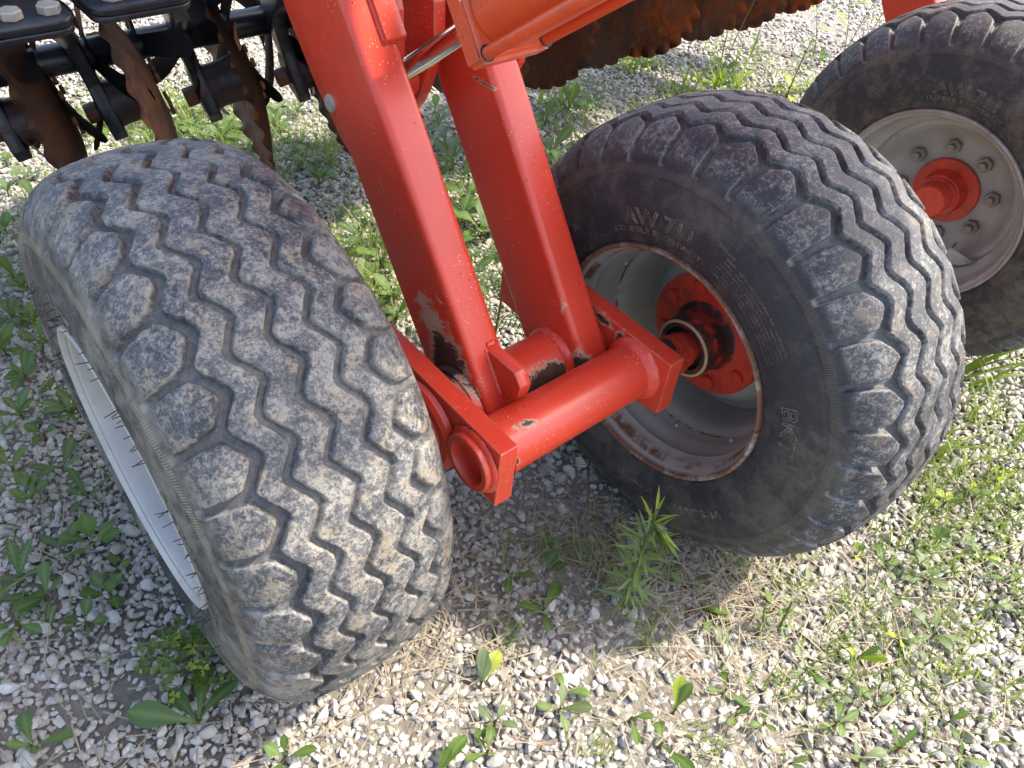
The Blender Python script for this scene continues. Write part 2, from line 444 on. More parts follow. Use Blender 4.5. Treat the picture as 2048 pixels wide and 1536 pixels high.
CAM = np.array([0, 0, 1.24457]); RT = np.array([0.99249385, 0.08585057, 0.08709554]); UP = np.array([-0.12229453, 0.69672914, 0.70683276]); BK = np.array([0, -0.71217848, 0.70199844])
def in_view(x, y, margin=0.16, z=0.0):
    d = np.stack([x, y, np.full_like(x, z)], -1) - CAM
    dz = -(d @ BK); u = (d @ RT) / np.maximum(dz, 1e-3) * 1606.3 / 1024; w = (d @ UP) / np.maximum(dz, 1e-3) * 1606.3 / 768
    return (dz > 0.05) & (np.abs(u) < 1 + margin) & (np.abs(w) < 1 + margin)

def make_stones():
    out = []
    hid = bpy.data.collections.new("gravel_stones")
    for k in range(12):
        bm = bmesh.new()
        n = 15 + k % 5
        p = rng.normal(size=(n, 3)); p /= np.linalg.norm(p, axis=1)[:, None]
        p *= rng.uniform(0.82, 1.05, (n, 1))
        p *= np.array([1.0, rng.uniform(0.62, 0.9), rng.uniform(0.45, 0.7)])
        for q in p: bm.verts.new(q)
        r = bmesh.ops.convex_hull(bm, input=bm.verts)
        bmesh.ops.delete(bm, geom=[v for v in bm.verts if not v.link_faces], context='VERTS')
        bmesh.ops.dissolve_limit(bm, angle_limit=0.16, verts=bm.verts, edges=bm.edges)
        bmesh.ops.bevel(bm, geom=list(bm.edges), offset=0.085, segments=2, affect='EDGES', clamp_overlap=True)
        me = finish(bm, "gravel_stone", 50)
        me.materials.append(M['stone'])
        o = bpy.data.objects.new("gravel_stone", me)
        hid.objects.link(o)
    return hid
stones = make_stones()

def scatter_points():
    P = []
    def layer(d, x0, x1, y0, y1, keep, zf, smin, smax):
        xs = np.arange(x0, x1, d); ys = np.arange(y0, y1, d)
        X, Y = np.meshgrid(xs, ys); X = X + (np.arange(X.shape[0]) % 2)[:, None] * d * 0.5
        X = (X + rng.uniform(-0.42, 0.42, X.shape) * d).ravel(); Y = (Y + rng.uniform(-0.42, 0.42, Y.shape) * d).ravel()
        ok = in_view(X, Y, 0.62 if d > 0.0145 else 0.25) & (rng.random(X.shape) < keep)
        X, Y = X[ok], Y[ok]
        s = np.clip(rng.lognormal(-0.05, 0.30, X.shape), 0.5, 1.9) * d * 0.5
        s = np.clip(s, smin, smax)
        P.append((X, Y, s * zf - 0.004, s))
    layer(0.0160, -3.0, 3.5, -0.35, 5.6, 0.98, 0.15, 0.005, 0.0135)
    layer(0.0190, -3.0, 3.5, -0.35, 5.6, 0.94, 0.48, 0.006, 0.0140)
    layer(0.045, -3.0, 3.5, -0.35, 5.6, 0.34, 0.56, 0.010, 0.0170)
    layer(0.0140, -1.5, 1.6, 0.25, 2.2, 0.85, 0.35, 0.004, 0.0105)
    X = np.concatenate([p[0] for p in P]); Y = np.concatenate([p[1] for p in P]); Z = np.concatenate([p[2] for p in P]); S = np.concatenate([p[3] for p in P])
    # bare, trodden soil patches (between and under the wheels)
    bare = np.zeros_like(X)
    for cx, cy, r in ((-0.16, 0.60, 0.11), (-0.05, 0.72, 0.10), (0.42, 0.84, 0.16), (0.25, 0.90, 0.18), (-0.52, 0.47, 0.10)):
        bare = np.maximum(bare, np.clip(1.25 - np.hypot(X - cx, Y - cy) / r, 0, 1))
    k = rng.random(X.shape) > bare * 0.62
    return X[k], Y[k], Z[k], S[k]

def gravel():
    X, Y, Z, S = scatter_points()
    n = len(X)
    me = bpy.data.meshes.new("gravel")
    me.vertices.add(n)
    me.vertices.foreach_set("co", np.stack([X, Y, Z], -1).astype(np.float32).ravel())
    rot = np.stack([rng.normal(0, 0.38, n), rng.normal(0, 0.38, n), rng.uniform(0, 6.283, n)], -1)
    def A(name, typ, data, key="value"):
        a = me.attributes.new(name, typ, 'POINT'); a.data.foreach_set(key, np.ascontiguousarray(data).ravel())
    A("rot", 'FLOAT_VECTOR', rot.astype(np.float32), "vector")
    sc = S[:, None] * rng.uniform(0.85, 1.18, (n, 3))
    A("scl", 'FLOAT_VECTOR', sc.astype(np.float32), "vector")
    A("pick", 'INT', rng.integers(0, 12, n).astype(np.int32))
    A("tone", 'FLOAT', np.clip(rng.normal(0.55, 0.24, n), 0, 1).astype(np.float32))
    A("warm", 'FLOAT', np.clip(rng.normal(0.28, 0.27, n), 0, 1).astype(np.float32))
    o = link("gravel", me); o['kind'] = 'stuff'
    ng = bpy.data.node_groups.new("gravel_instancer", 'GeometryNodeTree')
    ng.interface.new_socket("Geometry", in_out='INPUT', socket_type='NodeSocketGeometry')
    ng.interface.new_socket("Geometry", in_out='OUTPUT', socket_type='NodeSocketGeometry')
    N = ng.nodes; Lk = ng.links
    gi = N.new("NodeGroupInput"); go = N.new("NodeGroupOutput")
    ci = N.new("GeometryNodeCollectionInfo"); ci.inputs[0].default_value = stones
    ci.inputs["Separate Children"].default_value = True; ci.inputs["Reset Children"].default_value = True
    iop = N.new("GeometryNodeInstanceOnPoints"); iop.inputs["Pick Instance"].default_value = True
    def named(nm, typ):
        a = N.new("GeometryNodeInputNamedAttribute"); a.data_type = typ; a.inputs[0].default_value = nm
        return a.outputs[0]
    Lk.new(gi.outputs[0], iop.inputs["Points"]); Lk.new(ci.outputs[0], iop.inputs["Instance"])
    Lk.new(named("pick", 'INT'), iop.inputs["Instance Index"])
    e2r = N.new("FunctionNodeEulerToRotation")
    Lk.new(named("rot", 'FLOAT_VECTOR'), e2r.inputs[0]); Lk.new(e2r.outputs[0], iop.inputs["Rotation"])
    Lk.new(named("scl", 'FLOAT_VECTOR'), iop.inputs["Scale"])
    Lk.new(iop.outputs[0], go.inputs[0])
    md = o.modifiers.new("gravel", 'NODES'); md.node_group = ng
    return o
gravel()

# ------------------------------------------------------------------ the disc harrow
TH = 0.78171
harrow = empty("disc_harrow", (-0.38317, 0.73207, 0.0), TH)
tag(harrow, "red and black disc harrow standing on its transport wheels on white gravel", "disc harrow")

# ---- tyre
NP = 35
PROF = [(-0.128, 0.196), (-0.134, 0.200), (-0.1405, 0.207), (-0.1425, 0.214), (-0.1465, 0.228), (-0.149, 0.245), (-0.1492, 0.262), (-0.147, 0.284), (-0.1435, 0.302),
        (-0.141, 0.312), (-0.1385, 0.322), (-0.1335, 0.336), (-0.126, 0.3475), (-0.117, 0.358), (-0.104, 0.3685), (-0.088, 0.3765), (-0.06, 0.3830), (-0.03, 0.3862), (0, 0.3872)]
PROF = PROF + [(-x, r) for x, r in PROF[-2::-1]]
def tyre_mesh(na, name):
    pr = np.array(PROF)
    # smooth dense profile by arc length (Catmull-Rom)
    seg = np.sqrt((np.diff(pr, axis=0) ** 2).sum(1)); arc = np.concatenate([[0], np.cumsum(seg)])
    m = []
    L = arc[-1]
    def step_at(u):
        x = np.interp(u, arc, pr[:, 0]); r = np.interp(u, arc, pr[:, 1])
        return 0.00145 if r > 0.335 else (0.0022 if r > 0.30 else 0.005)
    us = [0.0]
    while us[-1] < L: us.append(us[-1] + step_at(us[-1]))
    us = np.array(us); us = us / us[-1] * L
    tg = np.gradient(pr, arc, axis=0)
    def herm(u):
        k = np.clip(np.searchsorted(arc, u) - 1, 0, len(arc) - 2); h = (arc[k + 1] - arc[k]); t_ = (u - arc[k]) / h
        t2, t3 = t_ ** 2, t_ ** 3
        return ((2 * t3 - 3 * t2 + 1)[:, None] * pr[k] + (t3 - 2 * t2 + t_)[:, None] * tg[k] * h[:, None] + (-2 * t3 + 3 * t2)[:, None] * pr[k + 1] + (t3 - t2)[:, None] * tg[k + 1] * h[:, None])
    C = herm(us); T = np.gradient(C, axis=0); T /= np.linalg.norm(T, axis=1)[:, None]
    Nn = np.stack([-T[:, 1], T[:, 0]], -1)           # outward
    th = np.arange(na) * 2 * math.pi / na
    x = C[:, 0][None, :]; r = C[:, 1][None, :]; a = th[:, None]
    ph = (np.degrees(a) / (360.0 / NP)) % 1.0        # 0 = vertex of the zigzag that points to -x
    # zigzag with slightly flattened corners, amplitude 1 (-1 at ph=0)
    tri = 4 * np.abs(ph - 0.5) - 1                   # +1 at 0, -1 at .5
    zz = -np.clip(tri * 1.30, -1, 1)
    sm = lambda e0, e1, v: (lambda q: q * q * (3 - 2 * q))(np.clip((v - e0) / (e1 - e0), 0, 1))
    rnd = np.interp(th, np.linspace(0, 2 * math.pi, 400), np.random.default_rng(3).normal(0, 0.0005, 400))[:, None]
    groove = np.zeros((na, len(us)))
    for c, hw, dp, am in ((-0.083, 0.0064, 0.95, 0.0098), (-0.0435, 0.0047, 0.72, 0.0096), (0.0, 0.0047, 0.72, 0.0096), (0.0435, 0.0047, 0.72, 0.0096), (0.083, 0.0064, 0.95, 0.0098)):
        d = np.abs(x - c - am * zz - rnd) * 0.93
        groove = np.maximum(groove, dp * (1 - sm(hw - 0.0010, hw + 0.0013, d)))
    # lateral grooves between the shoulder blocks
    def lateral(side):
        pc = 0.0 if side < 0 else 0.5
        dph = ((ph - pc + 0.5) % 1.0) - 0.5
        xo = -x if side < 0 else x                   # distance outwards
        skew = 0.10 * np.clip((xo - 0.093) / 0.03, 0, 1.6)
        d = np.abs(dph - skew * 0.6) * (2 * math.pi * r / NP)
        w = np.interp(xo, [0.088, 0.098, 0.112, 0.128, 0.142], [0.0125, 0.0072, 0.0052, 0.0050, 0.0044])
        fade = np.where(xo > 0.088, 1.0, 0.0) * sm(0.324, 0.334, r)
        return fade * (1 - sm(w - 0.0012, w + 0.0015, d)) * np.interp(xo, [0.088, 0.115, 0.130, 0.140], [0.95, 0.95, 0.75, 0.40])
    lat = np.maximum(lateral(-1), lateral(1))
    groove = np.maximum(groove, lat)
    disp = -0.0135 * groove
    # the step from block to buttress (block foot) and bead lines
    ax = np.abs(x)
    disp = disp + 0.0012 * (sm(0.3105, 0.3125, r) - sm(0.3235, 0.326, r)) * (ax > 0.12)
    disp = disp + 0.0012 * np.exp(-((r - 0.2145) / 0.0014) ** 2) * (ax > 0.12) + 0.0007 * np.exp(-((r - 0.2215) / 0.0010) ** 2) * (ax > 0.12)
    # small unevenness of a worn carcass
    disp = disp + 0.0006 * np.sin(a * 7 + x * 20) * (r > 0.3)
    co = np.empty((na, len(us), 3))
    X = x + Nn[:, 0][None, :] * disp; Rr = r + Nn[:, 1][None, :] * disp
    co[..., 0] = X
    co[..., 1] = -Rr * np.sin(a)                     # angle from the top towards -y (towards the camera side)
    co[..., 2] = Rr * np.cos(a)
    nu = len(us)
    idx = np.arange(na * nu).reshape(na, nu); nx = np.roll(idx, -1, axis=0)
    q = np.stack([idx[:, :-1], idx[:, 1:], nx[:, 1:], nx[:, :-1]], -1).reshape(-1, 4)
    me = bpy.data.meshes.new(name)
    me.vertices.add(na * nu); me.vertices.foreach_set("co", co.astype(np.float32).ravel())
    me.loops.add(q.size); me.loops.foreach_set("vertex_index", q.astype(np.int32).ravel())
    me.polygons.add(len(q)); me.polygons.foreach_set("loop_start", np.arange(0, q.size, 4, dtype=np.int32))
    me.polygons.foreach_set("use_smooth", np.ones(len(q), bool))
    def A(nm, d):
        at = me.attributes.new(nm, 'FLOAT', 'POINT'); at.data.foreach_set("value", np.broadcast_to(d, (na, nu)).astype(np.float32).ravel())
    A("groove", groove)
    A("tread", sm(0.325, 0.352, r) + 0 * a)
    A("cloth", (sm(0.311, 0.313, r) - sm(0.323, 0.326, r)) * (ax > 0.12) + 0 * a)
    me.update(); me.validate()
    return me
TYRE = tyre_mesh(NP * 36, "tyre")

RIM = [(-0.1285, 0.2035), (-0.135, 0.2055), (-0.1415, 0.2065), (-0.1450, 0.2050), (-0.1460, 0.2025), (-0.1445, 0.2000), (-0.1425, 0.1988), (-0.1405, 0.1958), (-0.1388, 0.1950), (-0.1372, 0.1952), (-0.1350, 0.1915), (-0.1310, 0.1898), (-0.1200, 0.1882), (-0.105, 0.187),
       (-0.092, 0.1855), (-0.086, 0.182), (-0.078, 0.172), (-0.072, 0.1665), (-0.060, 0.1645), (-0.035, 0.1645), (-0.012, 0.1645)]
RIM_IN = [(0.006, 0.1645), (0.022, 0.165), (0.032, 0.169), (0.040, 0.1755), (0.046, 0.178), (0.060, 0.1785), (0.072, 0.1800), (0.082, 0.1850), (0.092, 0.1855), (0.100, 0.1835), (0.106, 0.1870), (0.118, 0.1885), (0.128, 0.1925),
          (0.1380, 0.1970), (0.1440, 0.1990), (0.1460, 0.2020), (0.1450, 0.2050), (0.1415, 0.2065), (0.135, 0.2055), (0.1285, 0.2035)]
RIM_PROFILE = RIM + RIM_IN + [(0.118, 0.196), (0.05, 0.186), (0.0, 0.172), (-0.06, 0.172), (-0.10, 0.194)]
RIM_MESH = lathe("rim", RIM_PROFILE, seg=128, closed=True, smooth=32)
DISC_MESH = lathe("wheel_disc", [(-0.012, 0.050), (-0.014, 0.060), (-0.0145, 0.112), (-0.020, 0.128), (-0.034, 0.140), (-0.050, 0.148), (-0.058, 0.155), (-0.058, 0.164), (-0.046, 0.164),
                                 (-0.040, 0.150), (-0.026, 0.140), (-0.010, 0.126), (-0.004, 0.112), (-0.004, 0.050)], seg=96, closed=True)
HUB_MESH = lathe("hub", [(0.0, 0.0), (0.0, 0.0)], seg=8) if False else lathe("hub", [(0.068, 0.0385), (0.0675, 0.0510), (0.064, 0.0530), (0.028, 0.0530), (0.020, 0.0545), (0.0125, 0.0600), (0.0105, 0.0660)], seg=64)
FLANGE_IN = lathe("hub_flange", [(0.0115, 0.058), (0.0115, 0.1075), (0.0100, 0.1095), (-0.002, 0.1095), (-0.0035, 0.1075)], seg=64)
FLANGE_OUT = lathe("hub_flange", [(-0.0150, 0.0715), (-0.0235, 0.0715), (-0.0250, 0.0700), (-0.0255, 0.036)], seg=64)
CAP_MESH = lathe("hub_cap", [(-0.0245, 0.050), (-0.034, 0.0450), (-0.048, 0.0415), (-0.0485, 0.0445), (-0.056, 0.0445), (-0.0565, 0.0400), (-0.064, 0.0395), (-0.0645, 0.0365), (-0.100, 0.0355), (-0.104, 0.0330), (-0.1045, 0.0)], seg=48)
SEAL_MESH = lathe("seal_ring", [(0.0685, 0.0462), (0.0700, 0.0470), (0.0703, 0.0490), (0.0698, 0.0508), (0.0675, 0.0514)], seg=48)
SPINDLE_MESH = lathe("spindle", [(0.030, 0.026), (0.060, 0.026), (0.066, 0.0270), (0.074, 0.0270), (0.0755, 0.0315), (0.090, 0.0315), (0.0905, 0.0290), (0.0935, 0.0290), (0.094, 0.0345), (0.150, 0.0345), (0.185, 0.036)], seg=40)
DARK_MESH = lathe("hub_bore", [(0.0685, 0.0388), (0.0560, 0.0385), (0.0555, 0.0262)], seg=40)  # recess coloured near-black to paint the shade inside the hub
NUT_MESH = hexnut("wheel_nut", 0.0165, 0.014, stud=0.013)
STUD_MESH = lathe("stud_head", [(0.0118, 0.0), (0.0118, 0.0)], seg=8) if False else None
bm = bmesh.new(); bmesh.ops.create_cone(bm, cap_ends=True, segments=20, radius1=0.0125, radius2=0.0120, depth=0.006)
bmesh.ops.bevel(bm, geom=[e for e in bm.edges if abs(e.verts[0].co.z - e.verts[1].co.z) < 1e-6], offset=0.0012, segments=2, affect='EDGES')
bm.transform(Matrix.Rotation(math.pi / 2, 4, 'Y')); bmesh.ops.translate(bm, verts=bm.verts, vec=(0.0142, 0, 0)); STUD_MESH = finish(bm, "stud_head")
bm = bmesh.new(); bmesh.ops.create_uvsphere(bm, u_segments=14, v_segments=8, radius=0.0042); RIVET_MESH = finish(bm, "rivet")

# flat and raised lettering bent round the sidewall
def wall_x(r): # sidewall |x| at radius r
    p = [(a_, b_) for a_, b_ in PROF if a_ < 0]; rr = [b for a_, b in p]; xx = [-a_ for a_, b in p]
    return float(np.interp(r, rr, xx))
def bent_text(name, text, r0, size, th0, width=None, flip=False, raise_=0.0007, outline=False, spacing=1.0, side=-1):
    cu = bpy.data.curves.new("text_tmp", 'FONT'); cu.body = text; cu.size = size; cu.space_character = spacing
    cu.resolution_u = 3
    if outline: cu.fill_mode = 'NONE'; cu.bevel_depth = 0.0011; cu.bevel_resolution = 1
    else: cu.extrude = 0.0006
    ob = bpy.data.objects.new("text_tmp", cu); col.objects.link(ob)
    bpy.context.view_layer.update()
    dg = bpy.context.evaluated_depsgraph_get()
    me = bpy.data.meshes.new_from_object(ob.evaluated_get(dg))
    col.objects.unlink(ob); bpy.data.objects.remove(ob); bpy.data.curves.remove(cu)
    n = len(me.vertices); c = np.empty(n * 3, np.float32); me.vertices.foreach_get("co", c); c = c.reshape(-1, 3)
    w = c[:, 0].max() - c[:, 0].min(); sx = 1.0 if width is None else width / w
    c[:, 0] = (c[:, 0] - c[:, 0].min() - w / 2) * sx
    rad = r0 + c[:, 1] if not flip else r0 - c[:, 1]
    ang = th0 + (c[:, 0] / r0 if not flip else -c[:, 0] / r0)
    xw = np.array([wall_x(r) for r in rad]) + raise_ + c[:, 2] * 0.9
    out = np.empty_like(c)
    # seen from -x (side=-1): angle from the top grows towards -y ; seen from +x it must be mirrored
    out[:, 0] = side * xw; out[:, 1] = side * rad * np.sin(ang); out[:, 2] = rad * np.cos(ang)
    me.vertices.foreach_set("co", out.ravel()); me.update(); me.name = name
    return me

WARN = ["WARNING", "SERIOUS INJURY MAY RESULT FROM TIRE FAILURE DUE TO", "UNDERINFLATION / OVERLOADING / MISAPPLICATION", "FOLLOW OWNERS MANUAL OR TIRE PLACARD IN VEHICLE", "EXPLOSION OF TIRE / RIM ASSEMBLY DUE TO IMPROPER MOUNTING", "ONLY SPECIALLY TRAINED PERSONS SHOULD MOUNT TIRES", "NEVER EXCEED RECOMMENDED PRESSURE TO SEAT BEADS"]
D = math.radians
def lettering_meshes(mat, side, spin):
    L_ = []
    L_.append(("lettering", bent_text("lettering", "AW 711", 0.2405, 0.034, D(-13) + spin, 0.125, outline=True, side=side)))
    L_.append(("lettering", bent_text("lettering", "STUBBLE RESISTANT", 0.2265, 0.0125, D(-13) + spin, 0.165, raise_=0.0010, side=side)))
    for k, ln_ in enumerate(WARN):
        L_.append(("lettering", bent_text("lettering", ln_, 0.2715 - 0.0072 * k, 0.0062 if k == 0 else 0.0050, D(14 if k == 0 else 32) + spin, None if k == 0 else 0.155, raise_=0.0002, side=side)))
    L_.append(("emblem", bent_text("emblem", "BKT", 0.2450, 0.034, D(74) + spin, 0.075, outline=True, side=side)))
    L_.append(("lettering", bent_text("lettering", "340/55-16", 0.2720, 0.0200, D(141) + spin, 0.115, flip=True, outline=True, side=side)))
    L_.append(("lettering", bent_text("lettering", "TUBELESS", 0.2600, 0.0130, D(172) + spin, 0.085, flip=True, outline=False, side=side)))
    L_.append(("emblem", bent_text("emblem", "A", 0.2500, 0.0140, D(-54) + spin, outline=True, side=side)))
    return L_

def wheel(label, loc, flip, rot_extra, tyre_mat, rim_mat, spin_deg, letter_side, letters=True, letter_spin=0.0):
    w = empty("wheel", loc, (math.pi if flip else 0.0) + rot_extra, harrow)
    w['label'] = label
    if not TYRE.materials: TYRE.materials.append(tyre_mat)
    o = link("tyre", TYRE, None, w); o.material_slots[0].link = 'OBJECT'; o.material_slots[0].material = tyre_mat; o.rotation_euler = (D(spin_deg), 0, 0)
    rm = RIM_MESH.copy(); rm.materials.append(rim_mat); link("rim", rm, None, w)
    dm = DISC_MESH.copy(); dm.materials.append(rim_mat); link("wheel_disc", dm, None, w)
    def sub(nm, me, mat):
        if not me.materials: me.materials.append(mat)
        return link(nm, me, None, w)
    sub("hub", HUB_MESH, M['red_hub']); sub("hub_flange", FLANGE_IN, M['red_flange']); sub("hub_flange", FLANGE_OUT, M['red_flange'])
    sub("hub_cap", CAP_MESH, M['red_flange']); sub("seal_ring", SEAL_MESH, M['cream']); sub("spindle", SPINDLE_MESH, M['red_flange']); sub("hub_bore", DARK_MESH, M['dark_rubber_hole_shade'])
    for k in range(8):
        a = 2 * math.pi * (k + 0.35) / 8
        n_ = sub("wheel_nut", NUT_MESH, M['nut']); n_.location = (-0.0145, 0.099 * math.sin(a), 0.099 * math.cos(a)); n_.rotation_euler = (a * 1.7, 0, 0)
        s_ = sub("stud_head", STUD_MESH, M['red_flange']); s_.location = (0, 0.088 * math.sin(a + 0.1), 0.088 * math.cos(a + 0.1))
    if flip:
        for k in range(9):
            a = 2 * math.pi * k / 9 + 0.2
            rv = sub("rivet", RIVET_MESH, M['zinc']); rv.location = (0.052, 0.1772 * math.sin(a), 0.1772 * math.cos(a))
    # grease nipple on the hub
    gn = link("grease_nipple", bar("grease_nipple", (0.045, 0.0, 0.046), (0.045, 0.004, 0.058), 0.0045, 10, 0.003), M['black'], w)
    gn.rotation_euler = (D(-38 if flip else 20), 0, 0)
    # valve guard bracket and valve
    bm = bmesh.new()
    pts = [(0, 0.0), (0.030, 0.004), (0.044, 0.018), (0.046, 0.040), (0.030, 0.050)]
    lo = [bm.verts.new((-0.060 - 0.001 * i, p[0] - 0.02, p[1])) for i, p in enumerate(pts)]
    up = [bm.verts.new((-0.094, p[0] - 0.02, p[1])) for p in pts]
    for i in range(len(pts) - 1): bm.faces.new((lo[i], lo[i + 1], up[i + 1], up[i]))
    bm.faces.new(up[::-1])
    me = finish(bm, "valve_guard"); g_ = link("valve_guard", me, rim_mat, w)
    sol = g_.modifiers.new("s", 'SOLIDIFY'); sol.thickness = 0.004
    g_.matrix_local = Matrix.Rotation(D(-50 if not flip else 12), 4, 'X') @ Matrix.Translation((0.012 if not flip else 0, 0, -0.164))
    link("valve", bar("valve", (-0.06, -0.04, -0.150), (-0.098, -0.04, -0.142), 0.004, 10), M['zinc'], w)
    if letters:
        for nm, me in lettering_meshes(tyre_mat, letter_side, letter_spin):
            lt = link(nm, me, M['letters'], w)
    return w
RZ = 0.377
W1 = wheel("grey mottled wheel nearest the camera", (0, 0, RZ - 0.002), False, 0.0, M['tyre_near'], M['rim_clean'], 1.6, -1, True, D(-80))
W2 = wheel("black wheel with rusty rim seen from its inner side", (0.7296, -0.2646, RZ + 0.002), True, 0.0, M['tyre_mid'], M['rim_grey'], -2.1, 1, True, 0.0)
W3 = wheel("far wheel with pale rim and red hub facing the camera", (1.589, -0.2493, RZ), False, 0.0433, M['tyre_far'], M['rim_pale'], 4.0, -1, True, D(9))

# dark plug on the spindle stub beside the far plate
link("plug", bar("plug", (0.13, 0.004, 0.030), (0.13, 0.010, 0.043), 0.0165, 6, bev=0.002), M['dark_rubber_hole_shade'], W2)
# rubber vent hairs on the near tyre's outer wall
def hairs(wheel_, side, n, seed, mat):
    bm = bmesh.new(); rg = random.Random(seed)
    for k in range(n):
        a = rg.uniform(0, 2 * math.pi); r = rg.choice([0.205, 0.209, 0.216, 0.2225, 0.2235, 0.256])
        x = side * (wall_x(r) + 0.0)
        L_ = rg.uniform(0.006, 0.016)
        p = Vector((x, -r * math.sin(a), r * math.cos(a)))
        d = Vector((side, rg.uniform(-0.4, 0.4), rg.uniform(-0.5, 0.3))).normalized()
        q = p + d * L_
        mm = Matrix.Translation((p + q) / 2) @ (q - p).to_track_quat('Z', 'Y').to_matrix().to_4x4()
        bmesh.ops.create_cone(bm, cap_ends=True, segments=5, radius1=0.0007, radius2=0.0005, depth=L_, matrix=mm)
    o = link("vent_hairs", finish(bm, "vent_hairs"), mat, wheel_); o['kind'] = 'stuff'
hairs(W1, -1, 85, 4, M['dark_rubber_hole_shade']); hairs(W2, 1, 26, 5, M['tyre_mid']); hairs(W3, -1, 26, 6, M['dark_rubber_hole_shade'])

# ---- walking axle: plates, cross tube, pivot
def part(name, me, mat, label=None, parent=harrow):
    o = link(name, me, mat, parent)
    if label: o['label'] = label
    return o
PL = [(0.318, 0.355), (0.318, 0.463), (-0.06, 0.463), (-0.09, 0.44), (-0.09, 0.31), (0.12, 0.30), (0.255, 0.355)]
part("axle_plate", prism("axle_plate", PL, 0.22, 0.25, 0.0012, 1), M['red_plate'], "near axle plate behind the grey mottled tyre")
PR = [(0.332, 0.361), (0.332, 0.463), (-0.02, 0.463), (-0.05, 0.44), (-0.05, 0.33), (0.20, 0.325), (0.28, 0.352)]
part("axle_plate", prism("axle_plate", PR, 0.53, 0.56, 0.0012, 1), M['red_plate'], "far axle plate in front of the rusty rim")
CT = (0.0, -0.270, 0.410)
part("cross_tube", lathe("cross_tube", [(0.230, 0.0320), (0.206, 0.0325), (0.2045, 0.0335), (0.2045, 0.0420), (0.206, 0.0435), (0.219, 0.0440), (0.251, 0.0435), (0.5295, 0.0435)], CT, seg=64), M['red_cross'])
part("tube_bore", lathe("tube_bore", [(0.229, 0.0322), (0.40, 0.0318), (0.40, 0.0)], CT, seg=48), M['red_plate'])
def weld(s, centre, r, w=0.006, big=0.005, sgn=1, mat='red'):
    me = lathe("weld_bead", [(s, r + big), (s + sgn * w * 0.35, r + big * 0.85), (s + sgn * w * 0.8, r + big * 0.4), (s + sgn * w, r - 0.001)], (0, centre[1], centre[2]), seg=72)
    c = np.empty(len(me.vertices) * 3, np.float32); me.vertices.foreach_get("co", c); c = c.reshape(-1, 3)
    c += np.random.default_rng(int(s * 1e4)).normal(0, 0.00035, c.shape); me.vertices.foreach_set("co", c.ravel())
    part("weld_bead", me, M[mat])
weld(0.219, CT, 0.0430, 0.007, 0.008, -1); weld(0.5302, CT, 0.0430, 0.016, 0.010, -1); weld(0.2502, CT, 0.0430, 0.007, 0.006, 1)
PV = (0.0, -0.160, 0.383)
part("pivot_tube", lathe("pivot_tube", [(0.338, 0.0465), (0.463, 0.0465)], PV, seg=72), M['red_tube'])
weld(0.4622, PV, 0.0462, 0.013, 0.008, -1); weld(0.3402, PV, 0.0462, 0.009, 0.006, 1)
part("pivot_collar", lathe("pivot_collar", [(0.251, 0.050), (0.258, 0.0575), (0.268, 0.0580), (0.2685, 0.064), (0.279, 0.0655)], PV, seg=64), M['red_arm_near'], "chipped red collar between near plate and arm")
part("pivot_collar", lathe("pivot_collar", [(0.531, 0.058), (0.519, 0.060)], PV, seg=64), M['red'])
part("pivot_cap", lathe("pivot_cap", [(0.219, 0.072), (0.211, 0.070), (0.206, 0.064), (0.2055, 0.050), (0.201, 0.047), (0.200, 0.0)], PV, seg=64), M['red'], "round red cap outside the near axle plate")

# ---- arms: rectangular hollow section leaning back; n across, t along
def NTp(n, t): return (0.8 * n - 0.6 * t, 0.6 * n + 0.8 * t)
def arm(s0, s1, t0, t1, mat, label, n0=0.297, n1=0.429):
    bm = bmesh.new()
    R_ = 0.011
    sec = []
    for cs, cn, a0 in ((s1 - R_, n1 - R_, 0), (s0 + R_, n1 - R_, 90), (s0 + R_, n0 + R_, 180), (s1 - R_, n0 + R_, 270)):
        for k in range(7):
            a = D(a0 + 15 * k); sec.append((cs + R_ * math.cos(a), cn + R_ * math.sin(a)))
    rings = []
    for t_ in (t0, t0 + 0.02, t1):
        ring = []
        for s, n in sec:
            nn = n if t_ > t0 + 1e-6 else n0 + (n - n0) * 0.9 + 0.005
            v, z = NTp(nn, t_); ring.append(bm.verts.new((s, -v, z)))
        rings.append(ring)
    for a, b in zip(rings[:-1], rings[1:]):
        for i in range(len(sec)):
            j = (i + 1) % len(sec); bm.faces.new((a[i], a[j], b[j], b[i]))
    bm.faces.new(rings[0]); bm.faces.new(rings[-1])
    return part("wheel_arm", finish(bm, "wheel_arm", 50), mat, label)
arm(0.280, 0.340, 0.118, 1.30, M['red_arm_near'], "near wheel arm with paint worn off at its foot")
arm(0.462, 0.520, 0.118, 1.30, M['red_arm_far'], "far wheel arm with a curved scratch")
# stiffening strips welded on the arms
def poly_nt(pts): return [NTp(n, t_) for n, t_ in pts]
part("stiffener_strip", prism("stiffener_strip", poly_nt([(0.4285, 0.700), (0.438, 0.706), (0.438, 1.2), (0.4285, 1.2)]), 0.318, 0.349, 0.002), M['red'])
part("stiffener_strip", prism("stiffener_strip", poly_nt([(0.330, 0.600), (0.425, 0.640), (0.47, 0.70), (0.47, 1.2), (0.330, 1.2)]), 0.519, 0.531, 0.002), M['red'])
part("stiffener_strip", prism("stiffener_strip", poly_nt([(0.300, 0.585), (0.285, 0.62), (0.268, 0.70), (0.262, 0.80), (0.272, 0.90), (0.300, 1.2)]), 0.284, 0.300, 0.002), M['red'])
